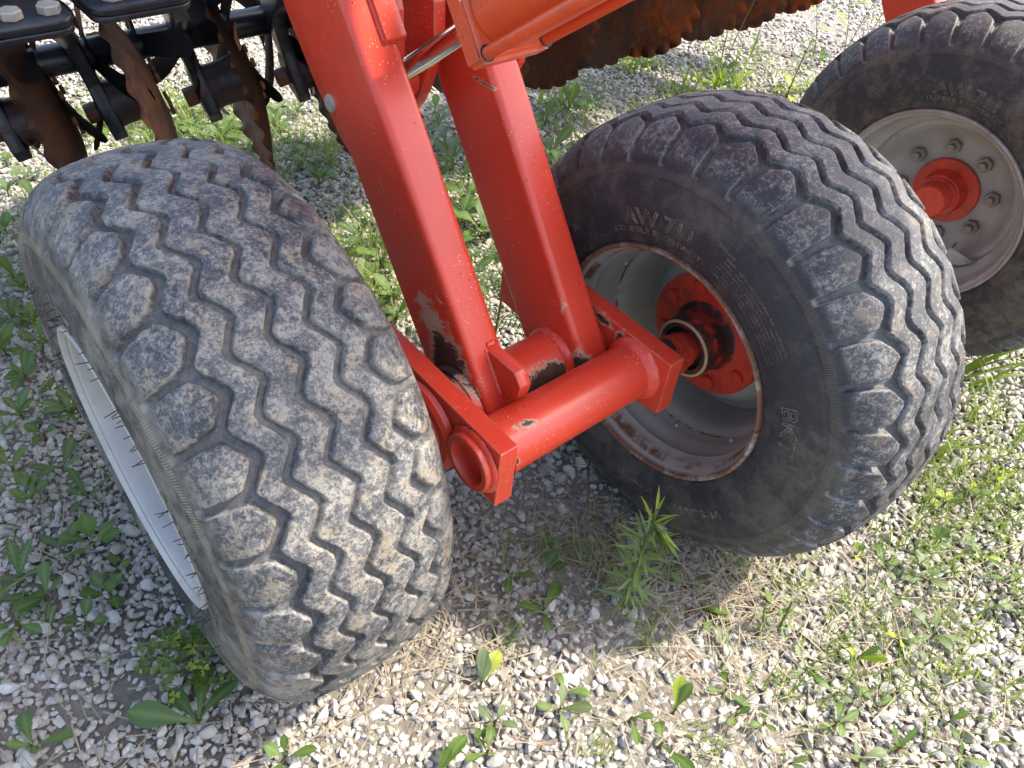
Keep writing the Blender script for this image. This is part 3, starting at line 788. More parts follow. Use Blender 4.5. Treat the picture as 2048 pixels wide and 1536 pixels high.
# stop bracket on the near arm
part("stop_bracket", prism("stop_bracket", [(0.150, 0.487), (0.232, 0.490), (0.247, 0.472), (0.243, 0.448), (0.232, 0.440), (0.212, 0.424), (0.180, 0.410)], 0.312, 0.332, 0.0012, 1), M['red'], "wedge shaped stop bracket on the near arm")
def weld_line(p, q, r=0.0042, mat='red'):
    p, q = Vector(p), Vector(q); d = q - p; n = max(6, int(d.length / 0.0035)); bm = bmesh.new(); rings = []
    rot = d.to_track_quat('Z', 'Y').to_matrix()
    for i in range(n + 1):
        rr = r * (1.0 + 0.16 * math.sin(i * 2.1) + random.uniform(-.08, .08)) * (0.4 if i in (0, n) else 1)
        rings.append([bm.verts.new(p + d * (i / n) + rot @ Vector((rr * math.cos(a), rr * math.sin(a), 0))) for a in [k * math.pi / 4 for k in range(8)]])
    for a_, b_ in zip(rings[:-1], rings[1:]):
        for i in range(8):
            j = (i + 1) % 8; bm.faces.new((a_[i], a_[j], b_[j], b_[i]))
    bm.faces.new(rings[0]); bm.faces.new(rings[-1])
    part("weld_bead", finish(bm, "weld_bead", 80), M[mat])
weld_line((0.311, -0.168, 0.488), (0.311, -0.213, 0.426)); weld_line((0.333, -0.168, 0.488), (0.333, -0.213, 0.426)); weld_line((0.313, -0.167, 0.490), (0.331, -0.167, 0.490), 0.005)
for s_ in (0.318, 0.349):
    a_ = NTp(0.4295, 0.705); b_ = NTp(0.4295, 1.1); weld_line((s_, -a_[0], a_[1]), (s_, -b_[0], b_[1]), 0.003)
# grease nipples on the pivot collar
part("grease_nipple", bar("grease_nipple", (0.262, -0.205, 0.418), (0.262, -0.215, 0.426), 0.0042, 10, 0.003), M['zinc'])
# lug plate with rounded foot between the arms
LUG = [(-0.203, 0.86), (-0.207, 0.814), (-0.216, 0.783), (-0.240, 0.746), (-0.275, 0.71), (-0.290, 0.66), (-0.262, 0.632), (-0.222, 0.628), (-0.189, 0.650), (-0.166, 0.675), (-0.150, 0.70), (-0.138, 0.73), (-0.118, 0.78), (-0.12, 0.84), (-0.2, 1.05), (-0.32, 1.2), (-0.40, 1.15)]
part("lug_plate", prism("lug_plate", LUG, 0.424, 0.444, 0.0015), M['red'])
part("lug_plate", prism("lug_plate", LUG, 0.356, 0.376, 0.0015), M['red'])
part("lug_pin", bar("lug_pin", (0.276, 0.160, 0.716), (0.36, 0.160, 0.716), 0.0125, 24, bev=0.002), M['zinc'])
# cross piece joining the arms at the top (above the picture)
part("arm_pivot_shaft", bar("arm_pivot_shaft", (0.15, 0.50, 1.27), (0.65, 0.50, 1.27), 0.06, 32), M['red'])

# ---- hydraulic cylinder
cyl = empty("hydraulic_cylinder", (0, 0, 0), 0, harrow)
cd = Vector((0, -0.797, 0.604)); up_ = Vector((0, 0.604, 0.797)); p0 = Vector((0.40, 0.034, 0.831))   # rod axis; picture point on it
p0 = p0 - cd * (p0.dot(cd))
def on_axis(a, ds=0.0, dn=0.0): return p0 + cd * a + Vector((ds, 0, 0)) + up_ * dn
rotm = Matrix((Vector((1, 0, 0)), cd, up_)).transposed().to_4x4()
A0 = 0.548
link("piston_rod", bar("piston_rod", on_axis(0.30), on_axis(A0 + 0.01), 0.0150, 40), M['chrome'], cyl)
link("rod_eye", bar("rod_eye", on_axis(0.29, -0.022), on_axis(0.29, 0.022), 0.032, 32), M['red'], cyl)
link("end_cap", box("end_cap", (0.112, 0.036, 0.112), on_axis(A0 + 0.018), 0.006, rotm, 3), M['red_cyl'], cyl)
link("rod_gland", bar("rod_gland", on_axis(A0 - 0.004), on_axis(A0 + 0.002), 0.030, 32), M['red_cyl'], cyl)
link("barrel", bar("barrel", on_axis(A0 + 0.036), on_axis(A0 + 0.62), 0.0480, 64, bev=0.001), M['red_cyl'], cyl)
link("end_cap", box("end_cap", (0.112, 0.036, 0.112), on_axis(A0 + 0.63), 0.006, rotm, 3), M['red_cyl'], cyl)
for i in (-1, 1):
    for j in (-1, 1):
        link("tie_rod", bar("tie_rod", on_axis(A0 + 0.035, i * 0.0455, j * 0.0455), on_axis(A0 + 0.615, i * 0.0455, j * 0.0455), 0.0078, 20), M['red_cyl'], cyl)
        link("tie_rod_hole_shade", lathe("tie_rod_hole_shade", [(0, 0.0078), (0, 0.0102)], seg=24), M['dark_rubber_hole_shade'], cyl).matrix_local = Matrix.Translation(on_axis(A0 + 0.0366, i * 0.0455, j * 0.0455)) @ Matrix((cd, up_, Vector((1, 0, 0)))).transposed().to_4x4()  # flat dark ring painting the shaded gap round the rod

# ---- discs
def disc_blade_mesh(R_=0.225, waves=26, seg=312):
    bm = bmesh.new(); rows = []
    prof = [(0.028, 0.0), (0.06, 0.0), (0.085, 0.003), (0.12, 0.012), (0.15, 0.022), (0.18, 0.033), (0.195, 0.039), (0.203, 0.042), (0.210, 0.045), (0.217, 0.048), (0.222, 0.050), (0.225, 0.051)]
    for rr, dep in prof:
        row = []
        f = max(0.0, (rr - 0.195) / (R_ - 0.195))
        for i in range(seg):
            a = 2 * math.pi * i / seg
            wv = math.cos(waves * a)
            r2 = rr + f * f * 0.0060 * (abs(math.cos(waves * a / 2)) ** 0.7 * 2 - 1)
            row.append(bm.verts.new((-dep + f * 0.0050 * wv, r2 * math.cos(a), r2 * math.sin(a))))
        rows.append(row)
    for a_, b_ in zip(rows[:-1], rows[1:]):
        for i in range(seg):
            j = (i + 1) % seg; bm.faces.new((a_[i], a_[j], b_[j], b_[i]))
    r = bmesh.ops.solidify(bm, geom=list(bm.faces), thickness=0.005)
    return finish(bm, "disc_blade", 50)
BLADE = disc_blade_mesh()
HOUSING = lathe("bearing_housing", [(0.0, 0.0), (0.0, 0.062), (-0.010, 0.064), (-0.013, 0.060), (-0.020, 0.052), (-0.045, 0.047), (-0.075, 0.0465), (-0.105, 0.0500), (-0.118, 0.0500), (-0.123, 0.046), (-0.123, 0.0)], seg=48)
NUT_BIG = hexnut("axle_nut", 0.021, 0.026)
BOLT_HEX = hexnut("hex_bolt", 0.0185, 0.014)
DISC_BOLT = hexnut("disc_bolt", 0.010, 0.008)
def smooth_strip(name, path, width, thick):
    """flat steel bar: path of (x, y, z) points, width along local x"""
    bm = bmesh.new(); pts = [Vector(p) for p in path]; rings = []
    for i, p in enumerate(pts):
        tdir = (pts[min(i + 1, len(pts) - 1)] - pts[max(i - 1, 0)]).normalized()
        nrm = tdir.cross(Vector((1, 0, 0))).normalized()
        ring = [bm.verts.new(p + Vector((sx * width / 2, 0, 0)) + nrm * (sn * thick / 2)) for sx, sn in ((-1, -1), (1, -1), (1, 1), (-1, 1))]
        rings.append(ring)
    for a_, b_ in zip(rings[:-1], rings[1:]):
        for i in range(4):
            j = (i + 1) % 4; bm.faces.new((a_[i], a_[j], b_[j], b_[i]))
    bm.faces.new(rings[0]); bm.faces.new(rings[-1])
    bmesh.ops.bevel(bm, geom=list(bm.edges), offset=0.0025, segments=1, affect='EDGES', clamp_overlap=True)
    return finish(bm, name, 40)
ARM_POLY = [(-0.026, 0.30), (-0.020, 0.11), (-0.006, 0.02), (0.0, -0.02), (0.012, -0.045), (0.035, -0.058), (0.06, -0.055), (0.072, -0.03), (0.060, 0.012), (0.044, 0.060), (0.048, 0.115), (0.075, 0.155), (0.160, 0.200), (0.26, 0.25), (0.29, 0.30)]
DARM = prism("disc_arm", ARM_POLY, -0.014, 0.014, 0.003, 2)
def disc_unit(s, v, z, tilt, yaw, full=True, label=None):
    u = empty("disc_unit", (s, -v, z), yaw, harrow); u.rotation_euler = (0, tilt, yaw)
    if label: u['label'] = label
    def sub(nm, me, mat):
        if not me.materials: me.materials.append(mat)
        return link(nm, me, None, u)
    b = sub("disc_blade", BLADE, M['rust']); b.rotation_euler = (s * 7.0, 0, 0)
    h = sub("bearing_housing", HOUSING, M['housing']); h.location = (-0.004, 0, 0)
    if full:
        n_ = sub("axle_nut", NUT_BIG, M['rust']); n_.location = (-0.128, -0.010, 0)
        a_ = sub("disc_arm", DARM, M['black']); a_.location = (-0.112, 0.012, 0.0)
    for k in range(6):
        a = 2 * math.pi * k / 6 + 0.3
        q = sub("disc_bolt", DISC_BOLT, M['rust']); q.location = (0.004, 0.050 * math.sin(a), 0.050 * math.cos(a)); q.rotation_euler = (0, math.pi, 0)
    return u
YAW = D(-11)
for k, (s, v) in enumerate([(0.105, -0.930), (0.292, -0.920), (0.492, -0.895), (0.705, -0.885), (-0.090, -0.945), (0.890, -0.90)]):
    disc_unit(s, v, 0.425, D(-12), YAW, True)
for k, (s, v) in enumerate([(1.14, -0.93), (1.375, -0.93), (1.612, -0.962), (1.822, -0.940), (2.092, -0.948), (2.31, -0.936), (2.62, -0.952)]):
    disc_unit(s, v, 0.425, D(-4), D(16), k < 1)
# black clamp plates over the gang with hex bolts
def round_plate(name, w, d, h, r=0.028, z0=0.0):
    bm = bmesh.new(); sec = []
    for cx, cy, a0 in ((w / 2 - r, d / 2 - r, 0), (-w / 2 + r, d / 2 - r, 90), (-w / 2 + r, -d / 2 + r, 180), (w / 2 - r, -d / 2 + r, 270)):
        for k in range(7):
            a = D(a0 + 15 * k); sec.append((cx + r * math.cos(a), cy + r * math.sin(a), math.cos(a), math.sin(a)))
    rings = []
    e = 0.0022
    for z, ins in ((0, e), (e, 0), (h - e, 0), (h - e * 0.3, e * 0.3), (h, e)):
        rings.append([bm.verts.new((x - nx * ins, y - ny * ins, z0 + z)) for x, y, nx, ny in sec])
    n = len(sec)
    for a_, b_ in zip(rings[:-1], rings[1:]):
        for i in range(n):
            j = (i + 1) % n; bm.faces.new((a_[i], a_[j], b_[j], b_[i]))
    bm.faces.new(rings[0]); bm.faces.new(rings[-1])
    return finish(bm, name, 50)
def clamp_plate(s, v, z, w, d, label=None, bolts=()):
    o = part("clamp_plate", round_plate("clamp_plate", w, d, 0.013, 0.028, -0.005), M['black'], label)
    o.location = (s, -v, z)
    link("backing_plate", round_plate("backing_plate", w * 0.99, d * 0.98, 0.011, 0.026, -0.0175), M['black'], o)
    for bx, by in bolts:
        if not BOLT_HEX.materials: BOLT_HEX.materials.append(M['zinc'])
        b_ = link("hex_bolt", BOLT_HEX, None, o); b_.location = (bx, by, 0.008); b_.rotation_euler = (0, math.pi / 2, bx * 9)
    return o
ZP = 0.70
clamp_plate(0.010, -0.735, ZP, 0.175, 0.245, None, ((0.004, -0.084), (0.060, -0.084), (-0.054, -0.084)))
clamp_plate(0.212, -0.752, ZP, 0.170, 0.245, None, ((-0.040, -0.088), (0.016, -0.088), (0.070, -0.088)))
part("gang_beam", box("gang_beam", (2.6, 0.12, 0.10), (0.0, 0.80, 0.76), 0.008), M['black'])

# ---- finger roller behind the discs
roll = empty("finger_roller", (0, 0.972, 0.5), 0, harrow)
link("roller_shaft", bar("roller_shaft", (-0.9, 0, 0), (0.80, 0, 0), 0.030, 32), M['black'], roll)
def finger_mesh():
    bm = bmesh.new(); rows = []
    path = [(0.0, 0.022, 0.020), (0.004, 0.05, 0.021), (0.012, 0.09, 0.023), (0.022, 0.125, 0.025), (0.034, 0.150, 0.026), (0.046, 0.170, 0.024), (0.052, 0.180, 0.016)]
    for x, r, w in path: rows.append([bm.verts.new((x, -w, r)), bm.verts.new((x + 0.004, 0, r + 0.002)), bm.verts.new((x, w, r))])
    for a_, b_ in zip(rows[:-1], rows[1:]):
        for i in range(2): bm.faces.new((a_[i], a_[i + 1], b_[i + 1], b_[i]))
    bmesh.ops.solidify(bm, geom=list(bm.faces), thickness=0.006)
    return finish(bm, "roller_finger", 40)
FINGER = finger_mesh(); FINGER.materials.append(M['black'])
FINGER_R = FINGER.copy(); FINGER_R.materials.clear(); FINGER_R.materials.append(M['rust_red'])
for i, s in enumerate(np.arange(-0.50, 0.80, 0.098)):
    for k in range(6):
        f = link("roller_finger", FINGER if (i + k) % 3 else FINGER_R, None, roll)
        f.location = (s, 0, 0); f.rotation_euler = (math.pi / 3 * k + i * 0.55, 0, 0 if (k % 2) else 0.0)
        f.scale = (1 if (i + k) % 2 else -1, 1, 1)

# ---- the next wheel arm, and unseen beams added above the picture to shade the wheels
part("wheel_arm", prism("wheel_arm", poly_nt([(0.191, 0.25), (0.322, 0.25), (0.322, 1.25), (0.191, 1.25)]), 1.870, 1.930, 0.008, 3), M['red'], "arm of the far wheel behind its tyre")
part("axle_plate", prism("axle_plate", [(0.30, 0.355), (0.30, 0.463), (-0.09, 0.463), (-0.09, 0.355)], 1.80, 1.83, 0.0012, 1), M['red'])
part("wheel_arm", prism("wheel_arm", poly_nt([(0.191, 0.25), (0.322, 0.25), (0.322, 1.25), (0.191, 1.25)]), 2.052, 2.110, 0.008, 3), M['red'])
part("shade_frame_beam", box("shade_frame_beam", (2.1, 0.16, 0.16), (1.35, 0.46, 1.30), 0.012), M['red'])
for x_, w_, y0, y1 in ((0.37, 0.17, -0.60, 0.75), (0.59, 0.15, -0.57, 0.75), (0.885, 0.17, -0.80, 0.75), (1.12, 0.22, -0.80, 0.75)):  # added beams, spaced so that streaks of sun pass between them
    part("shade_frame_beam", box("shade_frame_beam", (w_, y1 - y0, 0.16), (x_, (y0 + y1) / 2, 1.48), 0.012), M['red'])
part("shade_frame_beam", box("shade_frame_beam", (1.2, 0.14, 0.14), (0.78, -0.55, 1.625), 0.012), M['red'])

# ------------------------------------------------------------------ plants
def leaf_mesh(kind, seed):
    rg = np.random.default_rng(seed)
    if kind == 'spoon':      # spatulate weed leaf on a winged stalk, slightly toothed
        ts = np.linspace(0, 1, 15); w = np.interp(ts, [0, .12, .32, .5, .68, .84, .94, 1], [.022, .03, .055, .115, .165, .150, .085, .012])
        w = w * (1 + 0.13 * (np.arange(15) % 2) * (ts > .35)); bend = rg.uniform(.5, 1.5); fold = .22
    elif kind == 'lance':    # narrow goldenrod-like leaf
        ts = np.linspace(0, 1, 9); w = np.interp(ts, [0, .1, .35, .6, .85, 1], [.016, .032, .054, .050, .026, .003]); bend = rg.uniform(.2, .9); fold = .25
    elif kind == 'tooth':    # dandelion-like
        ts = np.linspace(0, 1, 17); w = np.interp(ts, [0, .2, .5, .75, .92, 1], [.02, .05, .11, .16, .10, .01]); w = w * np.where(np.arange(17) % 2, 1.25, .62); bend = rg.uniform(.4, 1.2); fold = .2
    elif kind == 'round':
        ts = np.linspace(0, 1, 9); w = np.interp(ts, [0, .3, .42, .6, .8, .93, 1], [.015, .02, .12, .25, .24, .13, .02]); bend = rg.uniform(.3, .9); fold = .15
    tilt = 0.0; p = np.zeros(2); pts = []
    dt = ts[1] - ts[0]
    for k, t_ in enumerate(ts):
        ang = -bend * (t_ ** 1.3) + 0.12 * math.sin(6 * t_ + seed)
        pts.append(p.copy()); p = p + dt * np.array([math.cos(ang), math.sin(ang)])
    bm = bmesh.new(); rows = []; lay = bm.verts.layers.float.new("vein")
    for k, t_ in enumerate(ts):
        tw = 0.25 * math.sin(3 * t_ + seed * 1.7)
        row = []
        for f_, vn in ((-1, 0), (-.5, 0), (0, 1), (.5, 0), (1, 0)):
            y = f_ * w[k]; up = abs(f_) * w[k] * (fold + 0.12 * math.sin(9 * t_ + 2 * f_ + seed)) + y * tw
            v = bm.verts.new((pts[k][0], y, pts[k][1] + up)); v[lay] = vn; row.append(v)
        rows.append(row)
    for a_, b_ in zip(rows[:-1], rows[1:]):
        for i in range(4): bm.faces.new((a_[i], a_[i + 1], b_[i + 1], b_[i]))
    me = bpy.data.meshes.new("leaf"); bm.to_mesh(me); bm.free()
    for q in me.polygons: q.use_smooth = True
    return me
LEAVES = {}
for kind in ('spoon', 'lance', 'tooth', 'round'):
    for mk in ('leaf', 'leaf_grey', 'leaf_dark', 'leaf_yellow', 'leaf_pale'):
        L_ = []
        for sd_ in range(4):
            me = leaf_mesh(kind, sd_ + 1); me.materials.append(M[mk]); L_.append(me)
        LEAVES[kind, mk] = L_
rp = random.Random(11)
def put_leaf(root, kind, mk, length, base, az, el, roll_=0.0):
    o = link("leaf", rp.choice(LEAVES[kind, mk]), None, root)
    o.location = base; o.scale = (length, length * rp.uniform(.85, 1.15), length)
    o.rotation_euler = (roll_, -el, az)
    return o
STEM_CACHE = {}
def stem_mesh(pts, r, mat, r1=None):
    bm = bmesh.new(); rings = []; n = len(pts)
    for i, p in enumerate(pts):
        q = Vector(p); rr = r + ((r1 if r1 is not None else r * .6) - r) * i / (n - 1)
        rings.append([bm.verts.new(q + Vector((rr * math.cos(a), rr * math.sin(a), 0))) for a in (0, 1.257, 2.513, 3.77, 5.027)])
    for a_, b_ in zip(rings[:-1], rings[1:]):
        for i in range(5):
            j = (i + 1) % 5; bm.faces.new((a_[i], a_[j], b_[j], b_[i]))
    me = finish(bm, "stem", 80); me.materials.append(mat); return me
CROWN = stem_mesh([(0, 0, -0.01), (0, 0, 0.004), (0.001, 0, 0.012)], 0.003, M['red_stem'])
def weed(x, y, n, size, label, group=None, kind='spoon', mks=('leaf', 'leaf', 'leaf_grey'), az=None, el=(0.25, 1.1), spread=6.283):
    root = empty("weed", (x, y, 0.006)); tag(root, label, "weed", group)
    link("stem", CROWN, None, root)
    a0 = rp.uniform(0, 6.28) if az is None else az
    for k in range(n):
        a = a0 + spread * (k + rp.uniform(-.3, .3)) / max(n, 1) - (spread / 2 if az is not None else 0)
        put_leaf(root, kind, rp.choice(mks), size * rp.uniform(.6, 1.15), (0, 0, 0.004), a, rp.uniform(*el), rp.uniform(-.4, .4))
    return root

SPOTS = {
'left': [(-1.28, 1.568), (-1.205, 1.519), (-1.18, 1.404), (-1.1, 1.273), (-1.046, 1.266), (-1.064, 1.164), (-0.981, 1.087), (-0.919, 1.069), (-0.858, 1.023), (-0.953, 0.994), (-0.873, 0.954), (-0.9, 0.875), (-0.821, 0.887), (-0.733, 0.819), (-0.826, 0.805), (-0.675, 0.741), (-0.732, 0.722), (-0.625, 0.649), (-0.76, 0.659), (-0.703, 0.629), (-0.731, 0.571), (-0.64, 0.584), (-0.621, 0.698), (-1.369, 1.735), (-1.276, 1.683), (-0.78, 0.97), (-0.93, 1.15), (-1.0, 1.2), (-1.12, 1.36)],
'behind': [(-1.356, 2.164), (-1.287, 2.112), (-1.285, 2.209), (-1.137, 2.183), (-1.056, 2.171), (-1.033, 2.276), (-0.945, 2.2), (-0.871, 2.162), (-0.831, 2.23), (-0.83, 2.33), (-1.14, 2.078), (-1.443, 1.873), (-1.357, 1.814), (-0.772, 2.352), (-0.663, 2.063), (-0.604, 2.063), (-0.611, 1.977), (-0.596, 2.216), (-1.14, 2.271), (-0.95, 2.127), (-0.895, 2.337), (-1.202, 2.156), (-1.337, 2.059), (-0.99, 2.05), (-0.9, 2.02), (-0.84, 2.08), (-0.76, 2.0), (-0.72, 2.17)],
'arms': [(-0.291, 2.23), (-0.256, 2.147), (-0.209, 2.072), (-0.326, 2.361), (-0.181, 1.969), (-0.196, 1.863), (-0.134, 1.804), (-0.357, 2.456), (-0.426, 1.718), (-0.49, 1.823), (-0.367, 1.62), (-0.304, 1.491), (-0.074, 1.89), (-0.078, 1.793), (0.031, 2.279), (0.051, 2.192), (0.005, 2.47), (-0.204, 1.731), (-0.149, 1.612), (-0.28, 1.43), (-0.45, 1.6), (-0.40, 1.52), (-0.34, 1.78), (-0.36, 1.42)],
'far': [(0.276, 2.991), (0.373, 3.065), (0.446, 2.827), (0.599, 2.91), (0.709, 2.984), (0.872, 2.945), (0.978, 3.017), (1.064, 3.269), (0.64, 3.052), (0.15, 2.666), (0.066, 2.587), (-0.166, 2.696), (-0.064, 2.733), (0.54, 2.988)],
'front': [(0.138, 0.546), (0.145, 0.579), (0.354, 0.805), (0.039, 0.771), (0.302, 0.508), (0.035, 0.476), (0.046, 0.511), (0.249, 0.544), (0.401, 0.727), (0.406, 0.612), (0.105, 0.702)],
'right': [(0.502, 0.765), (0.573, 0.867), (0.676, 0.909), (0.679, 0.84), (0.734, 0.896), (0.745, 0.828), (0.797, 0.867), (0.843, 0.962), (0.896, 1.005), (0.894, 1.066), (0.974, 1.091), (1.032, 1.14), (1.052, 1.078), (0.934, 0.941), (0.955, 0.889), (0.951, 0.826), (0.778, 0.763), (0.758, 0.696), (0.798, 0.683), (0.539, 0.668), (0.597, 0.623), (0.589, 0.581), (0.647, 0.621), (0.63, 0.697), (0.724, 0.728), (0.754, 0.593), (0.772, 0.549), (0.661, 0.547), (0.593, 0.526), (0.482, 0.514), (0.466, 0.566), (0.425, 0.565)],
}
INFO = {
'left': ("broad-leaved green weed in the shade left of the grey mottled tyre", "weeds left of the grey mottled tyre", (3, 6), (0.045, 0.078)),
'behind': ("leafy weed on the gravel between grey mottled tyre and rusty discs", "weeds behind the grey mottled tyre", (5, 9), (0.05, 0.09)),
'arms': ("spoon-leaved weed on the gravel behind the red arms", "weeds behind the red arms", (4, 8), (0.06, 0.10)),
'far': ("small weed on the sunlit gravel beyond the black tyre", "weeds on the far sunlit gravel", (4, 8), (0.05, 0.09)),
'front': ("low weed on the gravel in front of the black tyre", "weeds in front of the black tyre", (2, 4), (0.04, 0.065)),
'right': ("toothed-leaved weed on the gravel right of the black tyre", "weeds right of the black tyre", (2, 5), (0.034, 0.056)),
}
NUM = {1: "one", 2: "two", 3: "three", 4: "four", 5: "five", 6: "six", 7: "seven", 8: "eight", 9: "nine"}
PLACE = {
'left': lambda x, y: "in the bottom left gravel" if y < 0.68 else ("beside the silver rim" if y < 0.92 else ("left of the grey mottled tyre" if y < 1.3 else "left of the grey tyre's top")),
'behind': lambda x, y: "under the leftmost rusty disc" if x < -1.2 else ("between tyre top and rusty discs" if x < -0.85 else "between the discs and near red arm"),
'arms': lambda x, y: ("left of the near red arm" if y < 1.75 else "below the near red arm's pin") if x < -0.33 else ("right of the far red arm" if x > -0.02 else ("low between the red arms" if y < 1.9 else "high between the red arms")),
'far': lambda x, y: "right of the far arm in the sun" if x < 0.2 else ("under the rusty disc row" if x < 0.6 else "on bright gravel beyond the black tyre"),
'front': lambda x, y: "below the tall leafy plant" if y < 0.6 else "in shade before the black tyre",
'right': lambda x, y: ("in the bottom right corner" if x > 0.62 else "at the bottom, right of centre") if y < 0.64 else ("just below the black tyre" if x < 0.72 else ("beside the black tyre's foot" if y < 0.9 else "at the right edge beside the black tyre")),
}
KIND_WORD = {'spoon': "spoon-shaped", 'tooth': "toothed", 'round': "rounded"}
for key, pts in SPOTS.items():
    lab, grp, (n0, n1), (s0, s1) = INFO[key]
    for x, y in pts:
        kd = rp.choice(('spoon', 'spoon', 'tooth', 'round')) if key in ('left', 'right', 'behind') else 'spoon'
        mk, cw = rp.choice({'left': (('leaf', "green"), ('leaf_dark', "dark green")), 'behind': (('leaf', "green"), ('leaf_dark', "dark green")), 'arms': (('leaf', "green"), ('leaf_dark', "dark green")),
                            'far': (('leaf', "green"), ('leaf_yellow', "yellow-green")), 'front': (('leaf', "green"), ('leaf_grey', "grey-green")),
                            'right': (('leaf', "green"), ('leaf_grey', "grey-green"), ('leaf_yellow', "yellow-green"))}[key])
        n = rp.randint(n0, n1); sz = rp.uniform(s0, s1) * (0.72 if kd == 'round' else 1.0)
        lush = key == 'left' and y > 1.0
        if lush: n = rp.randint(6, 9)
        size_word = "large" if sz > s0 + (s1 - s0) * 0.6 else ("small" if sz < s0 + (s1 - s0) * 0.3 else "mid-sized")
        lb = "%s %s weed with %s %s leaves %s" % (size_word, cw, NUM[n], KIND_WORD[kd], PLACE[key](x, y))
        weed(x + rp.uniform(-.01, .01), y + rp.uniform(-.01, .01), n, sz, lb, grp, kd, (mk, mk, 'leaf' if mk != 'leaf_dark' else 'leaf_dark'), el=(0.15, 0.9) if key == 'front' else ((0.65, 1.35) if lush else (0.3, 1.25)))
# ones that stand out
weed(-0.401, 0.460, 4, 0.115, "large dark-green weed with long leaves in front of the grey mottled tyre", kind='spoon', mks=('leaf_dark',), az=2.5, spread=2.6, el=(0.35, 0.7))
weed(-0.617, 0.398, 4, 0.06, "small weed in the bottom left corner of the gravel", kind='spoon', mks=('leaf_dark', 'leaf'))
weed(0.318, 0.566, 2, 0.085, "pair of upright yellow-green leaves in the bottom middle of the gravel", kind='spoon', mks=('leaf', 'leaf_yellow'), az=1.45, spread=0.9, el=(0.95, 1.15))
weed(0.009, 0.570, 3, 0.07, "upright narrow-leaved weed in the gravel between the tyres' front edges", kind='spoon', mks=('leaf_yellow', 'leaf_grey'), az=1.5, spread=1.0, el=(0.9, 1.2))
weed(0.357, 0.751, 2, 0.075, "single spoon-shaped leaf lying on gravel beside the tall narrow-leaved plant", kind='spoon', mks=('leaf',), az=0.1, spread=0.5, el=(0.25, 0.4))
weed(-0.036, 0.425, 2, 0.075, "single broad leaf rising at the bottom edge of the gravel", kind='spoon', mks=('leaf',), az=1.4, spread=0.4, el=(0.8, 1.0))
weed(-0.26, 0.425, 4, 0.045, "pair of round leaves on the gravel below the grey mottled tyre", kind='round', mks=('leaf', 'leaf_yellow'), el=(0.5, 0.9))
weed(0.10, 0.79, 2, 0.05, "two dark round leaves on shaded gravel under the red plate", kind='round', mks=('leaf_dark',), az=1.2, spread=1.8, el=(0.7, 1.1))

# tall narrow-leaved plants; yellow tips, extra bright to paint sunlight on them
def tall_plant(x, y, h, nleaf, llen, label, lean, tip='leaf_yellow', body='leaf_pale', cat="plant", droop=True):
    root = empty("leafy_plant", (x, y, 0.004)); tag(root, label, cat)
    P_ = [Vector((lean[0] * t_ ** 1.4, lean[1] * t_ ** 1.4, h * t_)) for t_ in np.linspace(0, 1, 9)]
    link("stem", stem_mesh(P_, 0.0032, M['stem']), None, root)
    for k in range(nleaf):
        t_ = 0.04 + 0.93 * k / nleaf; i = t_ * 8; p = P_[int(i)].lerp(P_[min(int(i) + 1, 8)], i % 1)
        top = t_ > 0.84
        put_leaf(root, 'lance', tip if (top and k % 3) else body, llen * (0.85 - 0.25 * t_) * (0.75 + 0.5 * min(t_, .5)) * rp.uniform(.8, 1.15), p, k * 2.4 + rp.uniform(-.3, .3), (0.28 + 0.75 * t_ ** 2) if not top else rp.uniform(0.75, 1.3), rp.uniform(-.3, .3))
    if droop:   # a nodding bunch of young leaves on one side of the tip
        for k in range(9):
            put_leaf(root, 'lance', tip if k % 2 else 'leaf', llen * rp.uniform(.62, .85), P_[7] + Vector((.004 * rp.uniform(-1, 1), .004 * rp.uniform(-1, 1), .004)), -0.7 + rp.uniform(-.28, .28), -0.55 + rp.uniform(-.3, .35), rp.uniform(-1, 1))
    return root
tall_plant(0.238, 0.742, 0.280, 62, 0.082, "tall narrow-leaved plant with yellow-green tip coloured as sunlit in front of the black tyre", (0.002, 0.004))
tall_plant(0.511, 0.735, 0.075, 18, 0.042, "small narrow-leaved plant with yellow tips right of the taller one", (0.0, 0.01), droop=False)
tall_plant(0.478, 0.725, 0.06, 14, 0.036, "tiny narrow-leaved sprout beside the small yellow-tipped plant", (-0.01, 0.01), droop=False)
for i, (x, y, h) in enumerate(((0.88, 2.95, 0.20), (0.70, 2.98, 0.16))):
    tall_plant(x, y, h, 26, 0.09, ("bushy narrow-leaved plant on far gravel behind the black tyre", "shorter narrow-leaved plant on far gravel beside the tall grass stem")[i], (0.02, 0), 'leaf', 'leaf', droop=False)

